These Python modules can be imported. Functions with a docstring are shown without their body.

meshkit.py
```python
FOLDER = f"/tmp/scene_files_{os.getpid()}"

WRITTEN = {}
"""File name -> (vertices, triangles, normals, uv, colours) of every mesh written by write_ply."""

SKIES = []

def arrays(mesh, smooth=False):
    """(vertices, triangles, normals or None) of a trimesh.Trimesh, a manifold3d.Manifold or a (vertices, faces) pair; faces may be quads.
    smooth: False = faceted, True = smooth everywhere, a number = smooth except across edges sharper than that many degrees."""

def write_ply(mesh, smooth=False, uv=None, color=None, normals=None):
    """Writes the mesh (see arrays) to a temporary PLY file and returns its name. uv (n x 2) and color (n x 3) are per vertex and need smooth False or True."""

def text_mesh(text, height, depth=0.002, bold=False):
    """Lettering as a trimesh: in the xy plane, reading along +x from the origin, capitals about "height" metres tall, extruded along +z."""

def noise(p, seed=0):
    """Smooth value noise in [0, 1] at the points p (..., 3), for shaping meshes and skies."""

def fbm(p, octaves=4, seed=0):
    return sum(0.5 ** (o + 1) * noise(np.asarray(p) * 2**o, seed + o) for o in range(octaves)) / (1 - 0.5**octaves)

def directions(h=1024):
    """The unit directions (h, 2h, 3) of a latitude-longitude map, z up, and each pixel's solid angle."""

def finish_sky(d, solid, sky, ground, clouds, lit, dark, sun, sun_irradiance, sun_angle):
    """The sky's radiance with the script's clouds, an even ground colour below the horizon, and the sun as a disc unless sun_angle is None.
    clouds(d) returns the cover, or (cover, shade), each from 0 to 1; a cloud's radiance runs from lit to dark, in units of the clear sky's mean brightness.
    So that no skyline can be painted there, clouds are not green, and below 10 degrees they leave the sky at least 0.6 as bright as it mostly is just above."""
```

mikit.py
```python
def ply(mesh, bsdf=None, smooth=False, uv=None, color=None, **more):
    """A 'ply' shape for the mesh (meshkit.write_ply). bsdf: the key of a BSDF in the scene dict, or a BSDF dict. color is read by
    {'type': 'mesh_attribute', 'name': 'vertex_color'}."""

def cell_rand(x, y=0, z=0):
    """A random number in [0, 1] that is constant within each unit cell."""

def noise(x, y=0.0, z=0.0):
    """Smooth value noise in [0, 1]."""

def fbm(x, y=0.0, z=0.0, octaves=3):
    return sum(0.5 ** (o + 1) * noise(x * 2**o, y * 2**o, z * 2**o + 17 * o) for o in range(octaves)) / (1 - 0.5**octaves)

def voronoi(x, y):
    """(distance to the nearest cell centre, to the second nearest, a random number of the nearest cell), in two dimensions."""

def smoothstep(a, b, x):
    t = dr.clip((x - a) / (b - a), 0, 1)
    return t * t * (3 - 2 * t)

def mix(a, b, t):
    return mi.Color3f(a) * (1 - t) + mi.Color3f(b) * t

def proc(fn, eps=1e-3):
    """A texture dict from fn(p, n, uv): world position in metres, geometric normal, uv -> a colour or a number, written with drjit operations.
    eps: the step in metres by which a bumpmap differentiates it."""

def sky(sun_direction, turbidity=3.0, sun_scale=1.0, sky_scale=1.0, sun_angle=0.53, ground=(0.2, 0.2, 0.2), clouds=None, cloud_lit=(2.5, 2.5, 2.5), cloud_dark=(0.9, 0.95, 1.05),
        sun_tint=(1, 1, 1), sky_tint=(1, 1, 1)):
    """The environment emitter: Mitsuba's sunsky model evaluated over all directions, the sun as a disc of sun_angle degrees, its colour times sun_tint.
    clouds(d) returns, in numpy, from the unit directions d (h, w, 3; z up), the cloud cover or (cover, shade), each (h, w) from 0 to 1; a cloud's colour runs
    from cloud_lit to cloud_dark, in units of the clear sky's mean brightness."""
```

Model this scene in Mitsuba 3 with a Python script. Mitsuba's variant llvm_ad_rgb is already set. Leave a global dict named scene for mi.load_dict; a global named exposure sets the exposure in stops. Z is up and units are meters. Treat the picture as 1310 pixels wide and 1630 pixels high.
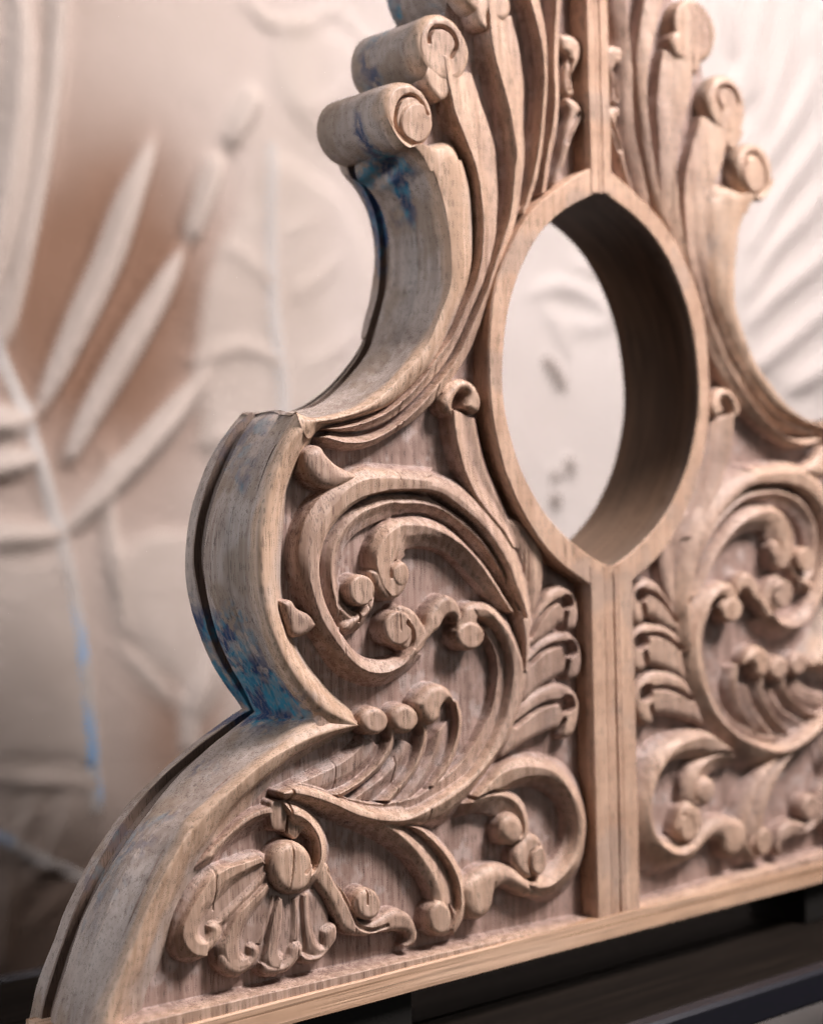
"""A carved wooden pediment standing on a dark table in front of a plaster relief wall. Panel plane: x across, z up, y = 0 at the top of the carving, y grows away from the camera."""
import json
import math

import drjit as dr
import mitsuba as mi
import numpy as np
from scipy import ndimage as ndi
from scipy.interpolate import CubicSpline, PchipInterpolator

import meshkit
import mikit
from mikit import fbm, mix, noise, proc, smoothstep

T = mi.ScalarTransform4f
scene, labels = {}, {}
rng = np.random.default_rng(7)

# ------------------------------------------------------------------ camera
EYE = np.array([-1.36555, -1.29325, 0.46088])
YAW, PITCH, ROLL = 0.696857, -0.0084245, -0.0259569
fwd = np.array([math.sin(YAW) * math.cos(PITCH), math.cos(YAW) * math.cos(PITCH), math.sin(PITCH)])
right = np.array([math.cos(YAW), -math.sin(YAW), 0.0])
up = np.cross(right, fwd)
up = -math.sin(ROLL) * right + math.cos(ROLL) * up
scene["camera"] = {"type": "thinlens", "fov": 27.1714, "fov_axis": "x", "aperture_radius": 0.0138, "focus_distance": 1.60, "near_clip": 0.05, "far_clip": 50.0,
                   "to_world": T().look_at(origin=EYE.tolist(), target=(EYE + fwd).tolist(), up=up.tolist())}

# ------------------------------------------------------------------ light
exposure = 1.5


def lamp(key, at, to, w, h, power, label, category="lamp"):
    scene[key] = {"type": "rectangle", "to_world": T().look_at(origin=at, target=to, up=[0, 0.1, 1]) @ T().scale([w / 2, h / 2, 1]),
                  "bsdf": {"type": "ref", "id": "lamp_black"}, "emitter": {"type": "area", "radiance": {"type": "rgb", "value": power}}}
    labels[key] = {"label": label, "category": category}


scene["lamp_black"] = {"type": "diffuse", "reflectance": {"type": "rgb", "value": [0.05, 0.05, 0.05]}}
lamp("skylight", [1.15, -1.75, 3.0], [0.0, 0.2, 0.5], 0.9, 0.85, [37.5, 34.6, 34.2], "broad pale skylight high in front of the carved panel")
lamp("fill_lamp", [-3.0, 0.35, 1.4], [0.0, 0.1, 0.6], 1.5, 2.0, [1.55, 1.6, 1.72], "tall cool fill lamp added out of view far to the side of the carved panel")  # added cool fill light for the left-facing sides, unseen
lamp("fill_lamp_001", [1.0, -4.2, 1.2], [0.0, 0.0, 0.5], 2.4, 2.0, [0.5, 0.49, 0.48], "wide dim fill lamp added out of view in front of the carved panel")  # added weak fill light from the front, unseen

# ------------------------------------------------------------------ traced curves of the carving, in millimetres on the panel's plane
E = json.loads('''[["loft","feather","max",0,0,[[0,[[-214.2,843.4],[-198.1,826.1],[-187,803.6],[-186.8,818.8],[-177.5,797.4],[-171.5,768.1],[-170.6,736.7],[-171.3,715.7],[-179.5,682.2],[-192.4,656.2],[-207,631.7],
[-232.2,599.6],[-259.1,572.4],[-291.6,552.2],[-325.1,541.3],[-353.7,534.6],[-373.6,531.3]]],[23,[[-222.5,907.9],[-218.6,882.3],[-209,848.6],[-194.3,821],[-182.4,793.1],[-176.6,756.8],[-176.7,727.2],
[-180.6,700.3],[-190.4,674.5],[-205.1,650.2],[-221.6,623.2],[-241,603.3],[-267.7,574.8],[-302.1,549.9],[-335.4,536],[-365.5,529.5],[-385.2,528.3]]],[17,[[-198.1,898.1],[-186.8,882],[-175.6,859.8],
[-166.4,835.6],[-162.5,803.6],[-157.4,774.3],[-159.2,751.7],[-164.3,723],[-172.1,700.1],[-180.9,677.3],[-195.8,651.3],[-211.4,624.1],[-228.1,604.2],[-257.3,574.1],[-296.3,545.5],[-330.7,531.6],
[-360,527.8],[-380.6,528]]],[15,[[-180.1,898.1],[-167.4,870.1],[-156.2,844.7],[-148.8,821.6],[-147,802.6],[-146.3,775.6],[-148.2,753],[-153.2,724.1],[-162.2,699.5],[-173.1,676.5],[-188,651.9],
[-204.8,624.6],[-218.6,604.7],[-250.2,573.3],[-293.8,541.6],[-329.2,528.8],[-357.5,526.5],[-379.2,527.4]]]]],["loft","feather","max",0,0,[[0,[[-160.4,913],[-149.3,882.9],[-139.8,861.5],[-132.4,835.1],
[-127.1,810.2],[-127.9,787.3],[-130,756.7],[-136.2,725.8],[-146.3,702.4],[-157.4,679.1],[-172.4,654.2],[-190.4,626.5],[-203.2,606.4],[-236.3,573.4],[-280.4,541.7],[-316.3,528.5],[-344.9,526.3],
[-365.8,527.1]]],[23,[[-165.3,1025],[-159.8,964.7],[-156.5,929.5],[-147.3,904],[-136,875.6],[-128.6,849.5],[-124.4,822.9],[-128.8,803.2],[-130.9,783.4],[-137.2,752.8],[-150.5,723.2],[-161.5,698.6],
[-170.3,678.7],[-183.2,654.3],[-202.1,624],[-214.6,604.2],[-246.4,570.4],[-292.2,535.6],[-331.9,517.8],[-360.1,515.4],[-387.4,520.8]]],[18,[[-138.6,960.3],[-133.2,937.1],[-124.8,912.8],[-117.4,885.1],
[-115.5,852],[-113.9,824.9],[-117.1,805.2],[-119.9,785.2],[-127.2,754.3],[-140.7,724.6],[-150.7,701.4],[-159.4,684.4],[-170.3,661.4],[-191.6,624.8],[-203.5,604.9],[-235.6,570.9],[-278.5,537.6],
[-326,515.2],[-356.3,512.9],[-385.6,518.2]]],[14,[[-120.2,967.2],[-112.6,945.7],[-107.1,920.7],[-103.9,893.8],[-106.3,855.4],[-105.2,826.6],[-106.9,806.9],[-110.8,786.7],[-118.2,755.7],[-131.7,725.8],
[-142.8,703.9],[-151.4,692.9],[-158.1,676],[-169,653],[-182,625.6],[-193.1,607.3],[-225.5,571.4],[-265.6,539.5],[-295.6,524.4],[-324.9,511.8],[-353.3,509.8],[-384.7,515.3]]]]],
["loft","feather","max",0,0,[[0,[[-118.3,1044.8],[-102.1,985.7],[-90.8,944.5],[-85.5,914.5],[-84.7,876],[-86.1,837.3],[-89.3,806.1],[-95.7,774.7],[-101.5,761.2]]],[8,[[-116.2,1042.5],[-97.1,984.6],
[-87.5,955.5],[-81.1,925.8],[-81.1,895],[-83.1,867],[-87.4,835.8],[-93.9,804.4],[-100.1,777.7],[-107.1,759.5]]],[22,[[-119.2,1037.8],[-98,981.1],[-88.3,955.3],[-81.9,925.7],[-81.9,895.1],[-86.2,864],
[-91.5,832.8],[-100,801.5],[-109.3,777.8],[-118.4,756.5]]],[15,[[-93.5,1045.6],[-78.2,986.1],[-70.7,956.5],[-69.4,932.1],[-70.6,898.1],[-74.9,866.7],[-79.3,835.5],[-89.1,799.1],[-98.4,776.8],
[-109.6,758.3]]]]],["loft","feather","max",0,0,[[6,[[-62.1,1055],[-58.5,991.5],[-56.4,956.1],[-56.7,917.3],[-58.4,870.5],[-63.8,838.8],[-73.6,806.8],[-83.2,779.6]]],[18,[[-47.9,1054.5],[-56.3,989],
[-59.9,960.6],[-62.1,929.5],[-62.2,883.2],[-67.6,851.6],[-75,827.7],[-81.2,804],[-86.2,781.3]]],[6,[[-27.6,1061.4],[-37.5,995],[-41.9,966.2],[-44.7,934.5],[-45.1,887.7],[-49.1,856],[-56.5,830.3],
[-62.8,807.9],[-69,786.3]]]]],["poly","curl","max",17,9,0.5,[[-48.8,956.4],[-33.3,960.4],[-20.1,954.6],[-15.5,945.9],[-18.2,934.5],[-25.7,924],[-31.7,912.3],[-29,893.9],[-43.4,893.6],[-43.6,916.8],
[-36.3,935.7],[-46.1,940.5]]],["poly","curl","max",17,9,0.5,[[-42.4,890.6],[-26.9,889.5],[-18.2,882.8],[-14.5,873.8],[-21.2,863.6],[-31.7,848.3],[-42.5,823.7],[-58.9,794.1],[-65.5,792.7],
[-53.5,824.1],[-45.8,854.4],[-38.5,874],[-43.7,882.6]]],["carve","",3,5,[[-32.3,931.3],[-36.1,918.3],[-37.8,899.4]]],["carve","",3.5,5,[[-23.2,874.7],[-32.5,862.6],[-42,842.8]]],
["poly","lobe","max",20.5,6,0.7,[[-407.8,274.5],[-397.3,277.7],[-378.2,263.3],[-360.3,251.8],[-352.1,244.9],[-356.2,238.6],[-381.5,234.1],[-401.8,232.2],[-410.5,236.7],[-402.6,252.5]]],
["loft","scroll","max",0,0,[[0,[[-107.8,270.1],[-105.1,285.3],[-102,303],[-99.4,326],[-100,340.2],[-106.1,368.8],[-117.3,400],[-130.6,420.8],[-150.5,443.6],[-176.9,464.2],[-203.7,478.3],
[-242.3,489.8],[-232.4,490],[-296.8,494.4],[-327.1,495.9],[-354.1,490.2],[-375,476.5],[-391.1,465.8],[-405.8,451.7],[-416.3,433.7],[-421,416.8],[-421.4,397.5],[-417.4,379],[-411.5,365],[-402.4,339.2],
[-391.5,324.6],[-377.7,305],[-363.6,291],[-343.2,281],[-323.9,275.5],[-308.7,275.3],[-293.2,278.7],[-272.7,287.3],[-254.8,301]]],[17,[[-125,273.9],[-122.3,290.2],[-120.2,310.3],[-118.1,329.2],
[-119.5,341.9],[-126.2,368.9],[-137.7,398.4],[-152.4,419],[-173.7,440.9],[-199.7,461.2],[-222.1,473.2],[-257,483.4],[-247.2,483.9],[-310.8,488.1],[-337.8,489],[-358.6,481.6],[-376.4,472.7],
[-394,460.4],[-407.2,444.8],[-414.1,429.1],[-418.1,413.4],[-417.8,399.8],[-414.2,381.5],[-407,365.2],[-399.3,341.9],[-388.4,327.4],[-373.1,309],[-358.9,296.3],[-344.4,289.2],[-332.6,285.3],
[-320.6,285.4],[-307.6,287.8],[-289.7,294],[-275.3,307.2]]],[24,[[-132.7,276.3],[-130,293.7],[-129,311.2],[-127.6,330.7],[-130.7,342.8],[-139.3,367.2],[-153,392.9],[-169.3,414.7],[-193.5,440.1],
[-219.1,458.4],[-244.5,469.8],[-278.9,476.3],[-253.5,476],[-301.5,480.2],[-337.7,479.5],[-358.5,472.2],[-373.5,459.9],[-388.3,445.3],[-400.2,429.8],[-407.7,415.3],[-410.3,401.8],[-409.4,386],
[-403.7,365.3],[-398.5,353.5],[-390.4,339.3],[-375.2,319.9],[-361.2,305],[-346.8,295.5],[-332.1,291.2],[-323.1,290.6],[-314,291.5],[-297,297.2],[-282.6,310.5]]],[23,[[-132,278.7],[-131.3,306.3],
[-134.1,326.6],[-134.8,331.8],[-137.5,344.5],[-145.4,365],[-154.9,384.8],[-167.9,404.1],[-187.2,425.8],[-206.5,441.1],[-225.7,452.5],[-242.3,461.3],[-262.7,466.8],[-253.1,462.1],[-271.8,467.5],
[-301.1,468],[-323.9,466.4],[-346.4,462.2],[-364.2,453.9],[-380.6,440.6],[-392.4,427.2],[-399.3,412.7],[-401.1,401.4],[-400.2,385.5],[-396.2,364.8],[-393.4,356.6],[-385.2,342.4],[-371.5,323],
[-358.9,306.5],[-345.2,296.4],[-331.2,292],[-322.2,291.2],[-313.9,292],[-297.7,298],[-283.3,311.1]]],[13,[[-122.5,276.6],[-122.3,302.6],[-126.1,323.2],[-126.2,328.9],[-129.3,341.8],[-137.8,361.8],
[-147.4,381.8],[-160.4,400.6],[-179.9,422.5],[-199.3,437.9],[-218.6,449.4],[-235.3,458.9],[-255,464.8],[-244.6,459.7],[-263.4,465.3],[-293,465.8],[-314.4,464.1],[-336.3,459.8],[-353.6,451.5],
[-370.1,438.6],[-381.8,425.1],[-388.3,411],[-390.8,400.8],[-390.3,385.9],[-385.5,365.6],[-381.5,356.7],[-371.9,339.9],[-359.4,322.8],[-347.2,311.4],[-334.8,305.7],[-321.3,302.9],[-313.7,302.9],
[-306.1,303.4],[-293.8,304.8],[-285.9,307.8]]]]],["loft","scroll","max",0,0,[[7,[[-120.1,329.2],[-128.1,350.4],[-139.5,372.5],[-152.6,392],[-168.9,411.5],[-191.7,432.1],[-217.5,448.9],[-249.3,461.1],
[-280.6,464.8],[-295.8,465.3],[-318.7,462.2],[-337,455.5],[-353.5,449.2],[-368.4,438.6],[-379,425],[-386,409.2],[-387.3,392.5],[-385,375.2],[-381.1,363.4],[-377.1,351.6],[-367.4,337],[-358.9,330.4],
[-347.1,330.4],[-334.9,337.7]]],[17,[[-129.7,329.9],[-140.6,353],[-153.6,376.3],[-168.2,395.7],[-186,415],[-210.2,433],[-237.2,448.4],[-265.9,455.1],[-289.2,455.8],[-299.6,457],[-319.5,453.5],
[-339.1,447.6],[-357.2,436.5],[-369.3,423],[-377,409.5],[-379,394.6],[-378.1,377.3],[-374.2,363.3],[-374.3,359.8],[-364.4,351.1],[-355.9,344.8],[-347.1,343],[-339.5,347.2]]],[11,[[-129,333.5],
[-140.5,354.4],[-154.3,375.2],[-169.8,394.7],[-188.4,413.5],[-211.8,430.9],[-234.9,443.2],[-261,449.3],[-284.4,450.4],[-293.4,450.6],[-312.6,446.4],[-333.2,439.9],[-349.8,430.4],[-361.2,418.6],
[-367.5,405.6],[-370.9,390.1],[-368.5,374.4],[-365.3,362.6],[-366.7,362.6],[-356.8,353.3],[-349.6,348.8],[-342.2,347.2],[-333.1,351.3]]],[7,[[-132,338.6],[-143.5,356.7],[-156.6,373.8],[-172.9,393.3],
[-192.4,411.5],[-214.9,428.3],[-234.1,437.4],[-257.8,443.5],[-281.3,444.8],[-281,443.6],[-307.4,438.9],[-328.8,431.9],[-343.9,424.2],[-354.6,414.1],[-359.4,401.5],[-363.6,386.8],[-360.4,372.7],
[-356.3,364.3],[-356.4,361.9],[-351.5,354],[-344.9,351.3],[-337.5,350.2],[-326.8,356.6]]]]],["loft","scroll","max",0,0,[[10,[[-134.9,336.3],[-144.9,349.6],[-158,366.6],[-174.2,387.4],[-195.3,406.7],
[-216.1,423.4],[-236.7,435.1],[-260.4,441.8],[-283.9,442.7],[-294.4,441.5],[-311.4,434.9],[-324,421.1],[-330.5,407.5],[-330.1,395.7],[-325.3,382.6],[-316.7,368],[-304.8,359]]],[21,[[-147,338.1],
[-160.1,354.5],[-174.7,373.3],[-190.7,392],[-211.6,409.5],[-232.3,421.8],[-252.8,429.7],[-273.1,433.3],[-293.3,433.3],[-297.6,431.7],[-311.6,424.5],[-321.8,413.1],[-325.9,402.7],[-325.5,393.3],
[-322,383.8],[-316.4,372.9],[-307.5,364.2]]],[19,[[-147.6,339.3],[-164.9,358.2],[-180.7,378.3],[-196.8,394.5],[-216,410.8],[-236.7,420.7],[-260.7,424.9],[-279.6,424],[-292,421.4],[-298.1,415.1],
[-304.4,408.3],[-307,399.5],[-307.2,393.6],[-305.9,387.7],[-303.1,379.3],[-301.1,370.9],[-299.8,364.9]]],[13,[[-151.4,340.6],[-164.6,353.3],[-179.2,370.3],[-195.3,386],[-214.6,400.3],[-233.7,410.9],
[-252.7,415.8],[-268.6,415.2],[-281.1,412.7],[-285.7,407.5],[-292.1,401.2],[-295.3,396.6],[-295.5,391.8],[-294.2,384.6],[-291.3,377.3],[-290,371.3],[-290.1,366.6]]],[10,[[-157.1,341.5],[-170.3,352.3],
[-186.6,369.4],[-202.7,383.8],[-221.8,399.4],[-240.9,407.7],[-264.6,410.8],[-275.6,409.5],[-285.1,406.8],[-281,404.3],[-286.6,398.5],[-288.2,395],[-288.4,391.5],[-287.1,384.2],[-285.8,377],
[-284.4,370.9],[-284.6,366.2]]]]],["poly","scroll","max",20,8,0.6,[[-333,390.2],[-331.1,381.3],[-324,369.2],[-312.9,360.4],[-300.7,360.5],[-290.5,366.8],[-283.5,378.9],[-283.5,390.8],[-290.3,397.6],
[-299.5,396.9],[-307.2,387.8],[-319.4,393]]],["poly","volute","max",21,5,0.7,[[-283.2,384.8],[-283.9,380.8],[-285.9,377.1],[-288.8,374.3],[-292.3,372.6],[-296.3,372.2],[-300.1,373.1],[-303.5,375.1],
[-306.2,378.2],[-307.9,382],[-308.3,386.1],[-307.6,390.1],[-305.7,393.7],[-302.8,396.5],[-299.3,398.2],[-295.4,398.7],[-291.5,397.9],[-288,395.8],[-285.3,392.8],[-283.7,389]]],
["carve","",1.6,5,[[-307.3,383],[-306.6,391.3],[-301.1,396.3],[-296.4,398.5]]],["poly","lobe","max",24,13,0.5,[[-407.5,508.1],[-398.9,513.2],[-389,512.6],[-382.1,504.6],[-372.3,496.5],[-358,489.5],
[-346.4,483.6],[-361.4,473.4],[-378.9,470.3],[-390.3,471.6],[-401.4,478.6],[-409.5,488.9],[-410.6,500.2]]],["poly","lobe","max",21,8,0.6,[[-441.1,367.3],[-433.5,368.6],[-426.7,367.6],[-421.3,360.5],
[-407.5,353.4],[-400.7,345.6],[-399.4,342.1],[-408.2,334.8],[-422.3,331.3],[-430.5,334.7],[-434.3,345.6],[-438.1,355.9]]],["poly","volute","max",19,8,0.5,[[-367.7,342.2],[-358.8,347.4],[-346.9,350.7],
[-336.3,357.6],[-325.7,368.7],[-327.1,355.8],[-335.2,345.8],[-347.3,339.6],[-359.3,332.3],[-370.9,334.9]]],["poly","volute","max",24,4,0.72,[[-330,371.2],[-331,366.3],[-333.5,361.9],[-337.4,358.6],
[-342.2,356.6],[-347.4,356.1],[-352.6,357.2],[-357.2,359.8],[-360.7,363.5],[-362.9,368.1],[-363.6,373],[-362.6,377.9],[-360.1,382.2],[-356.3,385.5],[-351.6,387.6],[-346.4,388.1],[-341.2,387.1],
[-336.5,384.5],[-332.9,380.8],[-330.6,376.2]]],["carve","",0.8,7,[[-346.8,357.1],[-345.2,350],[-346.2,341.9]]],["carve","",1.2,5,[[-337,361.1],[-340.9,355.6]]],
["poly","volute","max",21,6,0.6,[[-301.8,354.4],[-284.9,352.2],[-272.7,343],[-265.3,330.6],[-262.7,316],[-277.2,302.7],[-293,296.9],[-305.4,293.2],[-316,294.1],[-305.1,300.2],[-291.1,306.2],
[-298.6,312.7],[-310.6,319.6]]],["poly","volute","max",24,4,0.72,[[-283.9,331.4],[-285,325.9],[-287.9,321.1],[-292.2,317.4],[-297.5,315.2],[-303.3,314.8],[-309,316.1],[-314.1,319],[-318,323.3],
[-320.4,328.4],[-321.2,334],[-320.1,339.4],[-317.3,344.2],[-313.1,347.9],[-307.8,350.1],[-302.1,350.6],[-296.3,349.4],[-291.2,346.5],[-287.2,342.2],[-284.7,337]]],["carve","",2.2,13,[[-290.9,337.7],
[-284.1,330.7],[-282.1,321.1],[-287.1,310.7],[-296.6,304.3]]],["poly","scroll","max",22,7,0.55,[[-298.6,299.8],[-289.1,308.5],[-274.6,322.9],[-266.4,333.1],[-262.1,343.6],[-251.4,355],[-241.6,361],
[-233.6,361.8],[-222.5,355.7],[-216,344.3],[-218.4,333.5],[-224.9,331.5],[-227.9,339],[-237.6,338.4],[-246,328.1],[-255.7,321.5],[-270.3,310.6],[-286.2,301.1],[-298.9,290.3],[-308.2,288.8]]],
["carve","",2.6,9,[[-130,332.4],[-134.8,344.1],[-144,363.5],[-153.5,384],[-166.5,402.7],[-185.1,423.9],[-204.5,439.2],[-222.9,450.7],[-239.5,460.2],[-256.8,465],[-272.5,466.2],[-288,466.5],
[-310.7,465.7],[-331.9,462]]],["carve","",2.2,8,[[-136.6,339],[-146.3,356.6],[-159.4,374],[-175.7,393.1],[-195.1,411.2],[-216.7,428],[-236.6,437.5],[-252.4,442.8],[-268.2,444],[-275.7,443.6],
[-294.4,441.7]]],["loft","scroll","max",0,0,[[0,[[-188.3,349],[-173.1,351.4],[-152.9,344],[-134.1,328.9],[-120.9,308.9],[-111.1,287],[-107.8,274],[-109.1,262.5],[-114.4,242.5],[-123.9,221.8],
[-137.3,199],[-154.7,185.2],[-173.8,165.6],[-192.5,150.1],[-208.8,138.9],[-232.8,126.7],[-261.7,125.7],[-286.2,129],[-312.9,128.5],[-342.1,138.6],[-368.8,147.4],[-394.8,158.3],[-414.4,167.5],
[-433.8,174.9]]],[18,[[-202.8,349.5],[-187.8,349.2],[-172.9,343.3],[-157.3,329.2],[-143.4,309.5],[-132.1,288.5],[-129,275.6],[-130.8,264.4],[-136.2,246],[-145.5,225.5],[-158.3,204.3],[-175.2,191.7],
[-194.9,173.3],[-213.3,159.4],[-229.3,149.8],[-252.8,139.9],[-278.5,137],[-300.8,138.4],[-327,141.3],[-355.9,151.1],[-384,164.7],[-409.6,175.4],[-427.1,180.9],[-444.4,183.3]]],[24,[[-200.1,344.6],
[-186.8,343.8],[-172.1,334.2],[-157.3,319.5],[-146.8,302.5],[-140.4,287],[-140.4,274.4],[-144.1,257.2],[-149.9,237.7],[-159.1,218.7],[-171.6,201.4],[-191,183.8],[-213.4,168.9],[-235.2,158.9],
[-262.4,150.3],[-287,144.4],[-305.6,143.1],[-331.6,147.3],[-360.4,156.9],[-388.4,170.9],[-413.9,181.5],[-431.3,186.9],[-447.6,188.3]]],[22,[[-195.2,337.5],[-180.2,335.9],[-167.1,325.1],[-157.4,311.9],
[-150.3,295.2],[-147.9,280],[-150.2,262.6],[-154.6,245.5],[-161.2,227.5],[-172.8,211.3],[-185.1,195.1],[-193.1,186.8],[-215.4,171.8],[-238.2,161.6],[-262.4,153.3],[-285.2,147.1],[-303.8,146.1],
[-329.8,152],[-358.6,161.7],[-386.7,175.2],[-412.2,185.8],[-429.7,191.2],[-446.1,190.2]]],[11,[[-178.8,330.4],[-165.7,318.3],[-156,302.5],[-152.1,292.2],[-150.7,283.3],[-151.1,272],[-154.3,252.2],
[-161.9,231.6],[-172.7,214],[-185,199.2],[-197.1,187],[-209.4,175.8],[-237.2,164.6],[-256.6,158.4],[-277.7,152.6],[-294.5,152],[-295.2,154.1],[-320.8,156.8],[-349.9,164.1],[-378.3,176],[-404,186.6],
[-421.6,191.3],[-438.2,189.5]]],[13,[[-184.1,327.1],[-174.5,312.8],[-167.3,301],[-163.4,290.7],[-162.3,281.9],[-163.1,269.4],[-167.8,251.1],[-175.2,233.2],[-184,221.7],[-198.3,204.6],[-215.3,189.4],
[-234.1,178.5],[-256.9,168.6],[-274.8,162.5],[-294.5,160.1],[-322.3,161.1],[-351.4,167.8],[-379.7,178.5],[-405.4,188.6],[-423,193.3],[-439.6,191.5]]]]],["poly","volute","max",22,7,0.6,[[-217.3,339.5],
[-211.3,348.3],[-193,352.1],[-174.9,345.2],[-168.5,335.1],[-185.2,337.4],[-193.6,334.3],[-187.5,320.3],[-196.4,303.7],[-209.6,303.3],[-222.3,313],[-223.5,326.5]]],
["poly","volute","max",24,5,0.7,[[-187.8,316.7],[-188.9,312.1],[-191.8,308],[-196.3,305],[-201.8,303.3],[-207.8,303],[-213.7,304.2],[-219,306.8],[-223.1,310.4],[-225.7,314.8],[-226.5,319.5],
[-225.4,324.1],[-222.5,328.1],[-218.2,331.1],[-212.7,332.9],[-206.7,333.3],[-200.8,332.1],[-195.4,329.6],[-191.2,325.9],[-188.6,321.5]]],["carve","",2,9,[[-195.4,332.6],[-188.7,333.3],
[-175.6,324.4]]],["poly","leaf","max",15,14,0.6,[[-149.9,437.8],[-132.7,436],[-115.5,429.2],[-101.8,417.3],[-93.4,403],[-91.3,387.5],[-93,365.8],[-99,347],[-112,330],[-115.3,335.3],[-117.7,367.1],
[-128.8,399.3],[-141.7,425]]],["loft","frond","max",0,0,[[0,[[-338.9,237.1],[-347.6,225.7],[-366.6,213.2],[-393.2,205],[-417.3,198.3],[-435.1,192.6]]],[11,[[-337.4,226.5],[-347.2,216.1],[-370.2,205],
[-394.7,198.3],[-416.6,193.8],[-435.3,192.3]]],[10,[[-328.4,222.9],[-335.1,210.5],[-352.1,199.4],[-377,191.1],[-399.3,187.5],[-426.8,189.5]]],[4,[[-313,220.6],[-321,205.7],[-336.1,193.5],
[-358.3,183.2],[-376.9,179.1],[-399,182]]],[16,[[-311.6,248],[-307.9,231.1],[-311.8,216.6],[-325,201.7],[-344.3,189.3],[-365.2,180.6],[-378,176.6]]],[5,[[-297.6,242.4],[-295.3,227.9],[-299.5,212.5],
[-312,197.3],[-331.5,184.8],[-353.1,176.1],[-365.6,172]]]]],["loft","frond","max",0,0,[[4,[[-294.7,220.2],[-303.8,206.2],[-317.2,191.2],[-337.6,180.5],[-356.7,169.9]]],[11,[[-286.5,218.3],
[-295.7,202.6],[-315.5,186.8],[-341.2,175.2],[-356,169]]],[4,[[-272.1,211],[-278.1,196.5],[-292.7,183.1],[-310.4,172],[-327.7,162.7]]],[16,[[-271.2,243.9],[-266.3,228.3],[-269.7,211.8],[-280.2,192.9],
[-295.9,178.2],[-317.2,162.7]]],[5,[[-257.6,240],[-253.7,225.1],[-256.7,207.6],[-267.1,188.5],[-283,173.6],[-304.1,158.8]]]]],["loft","frond","max",0,0,[[4,[[-253.1,215.6],[-260.4,197.8],
[-275.3,182.6],[-293.3,166.4],[-302.2,158.4]]],[12,[[-244,225.5],[-249.8,205.8],[-263.9,185.5],[-282.1,167.6],[-293.7,158.2]]],[4,[[-222,234.5],[-226.3,207.5],[-239.5,188.4],[-253.5,173.1],
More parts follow.
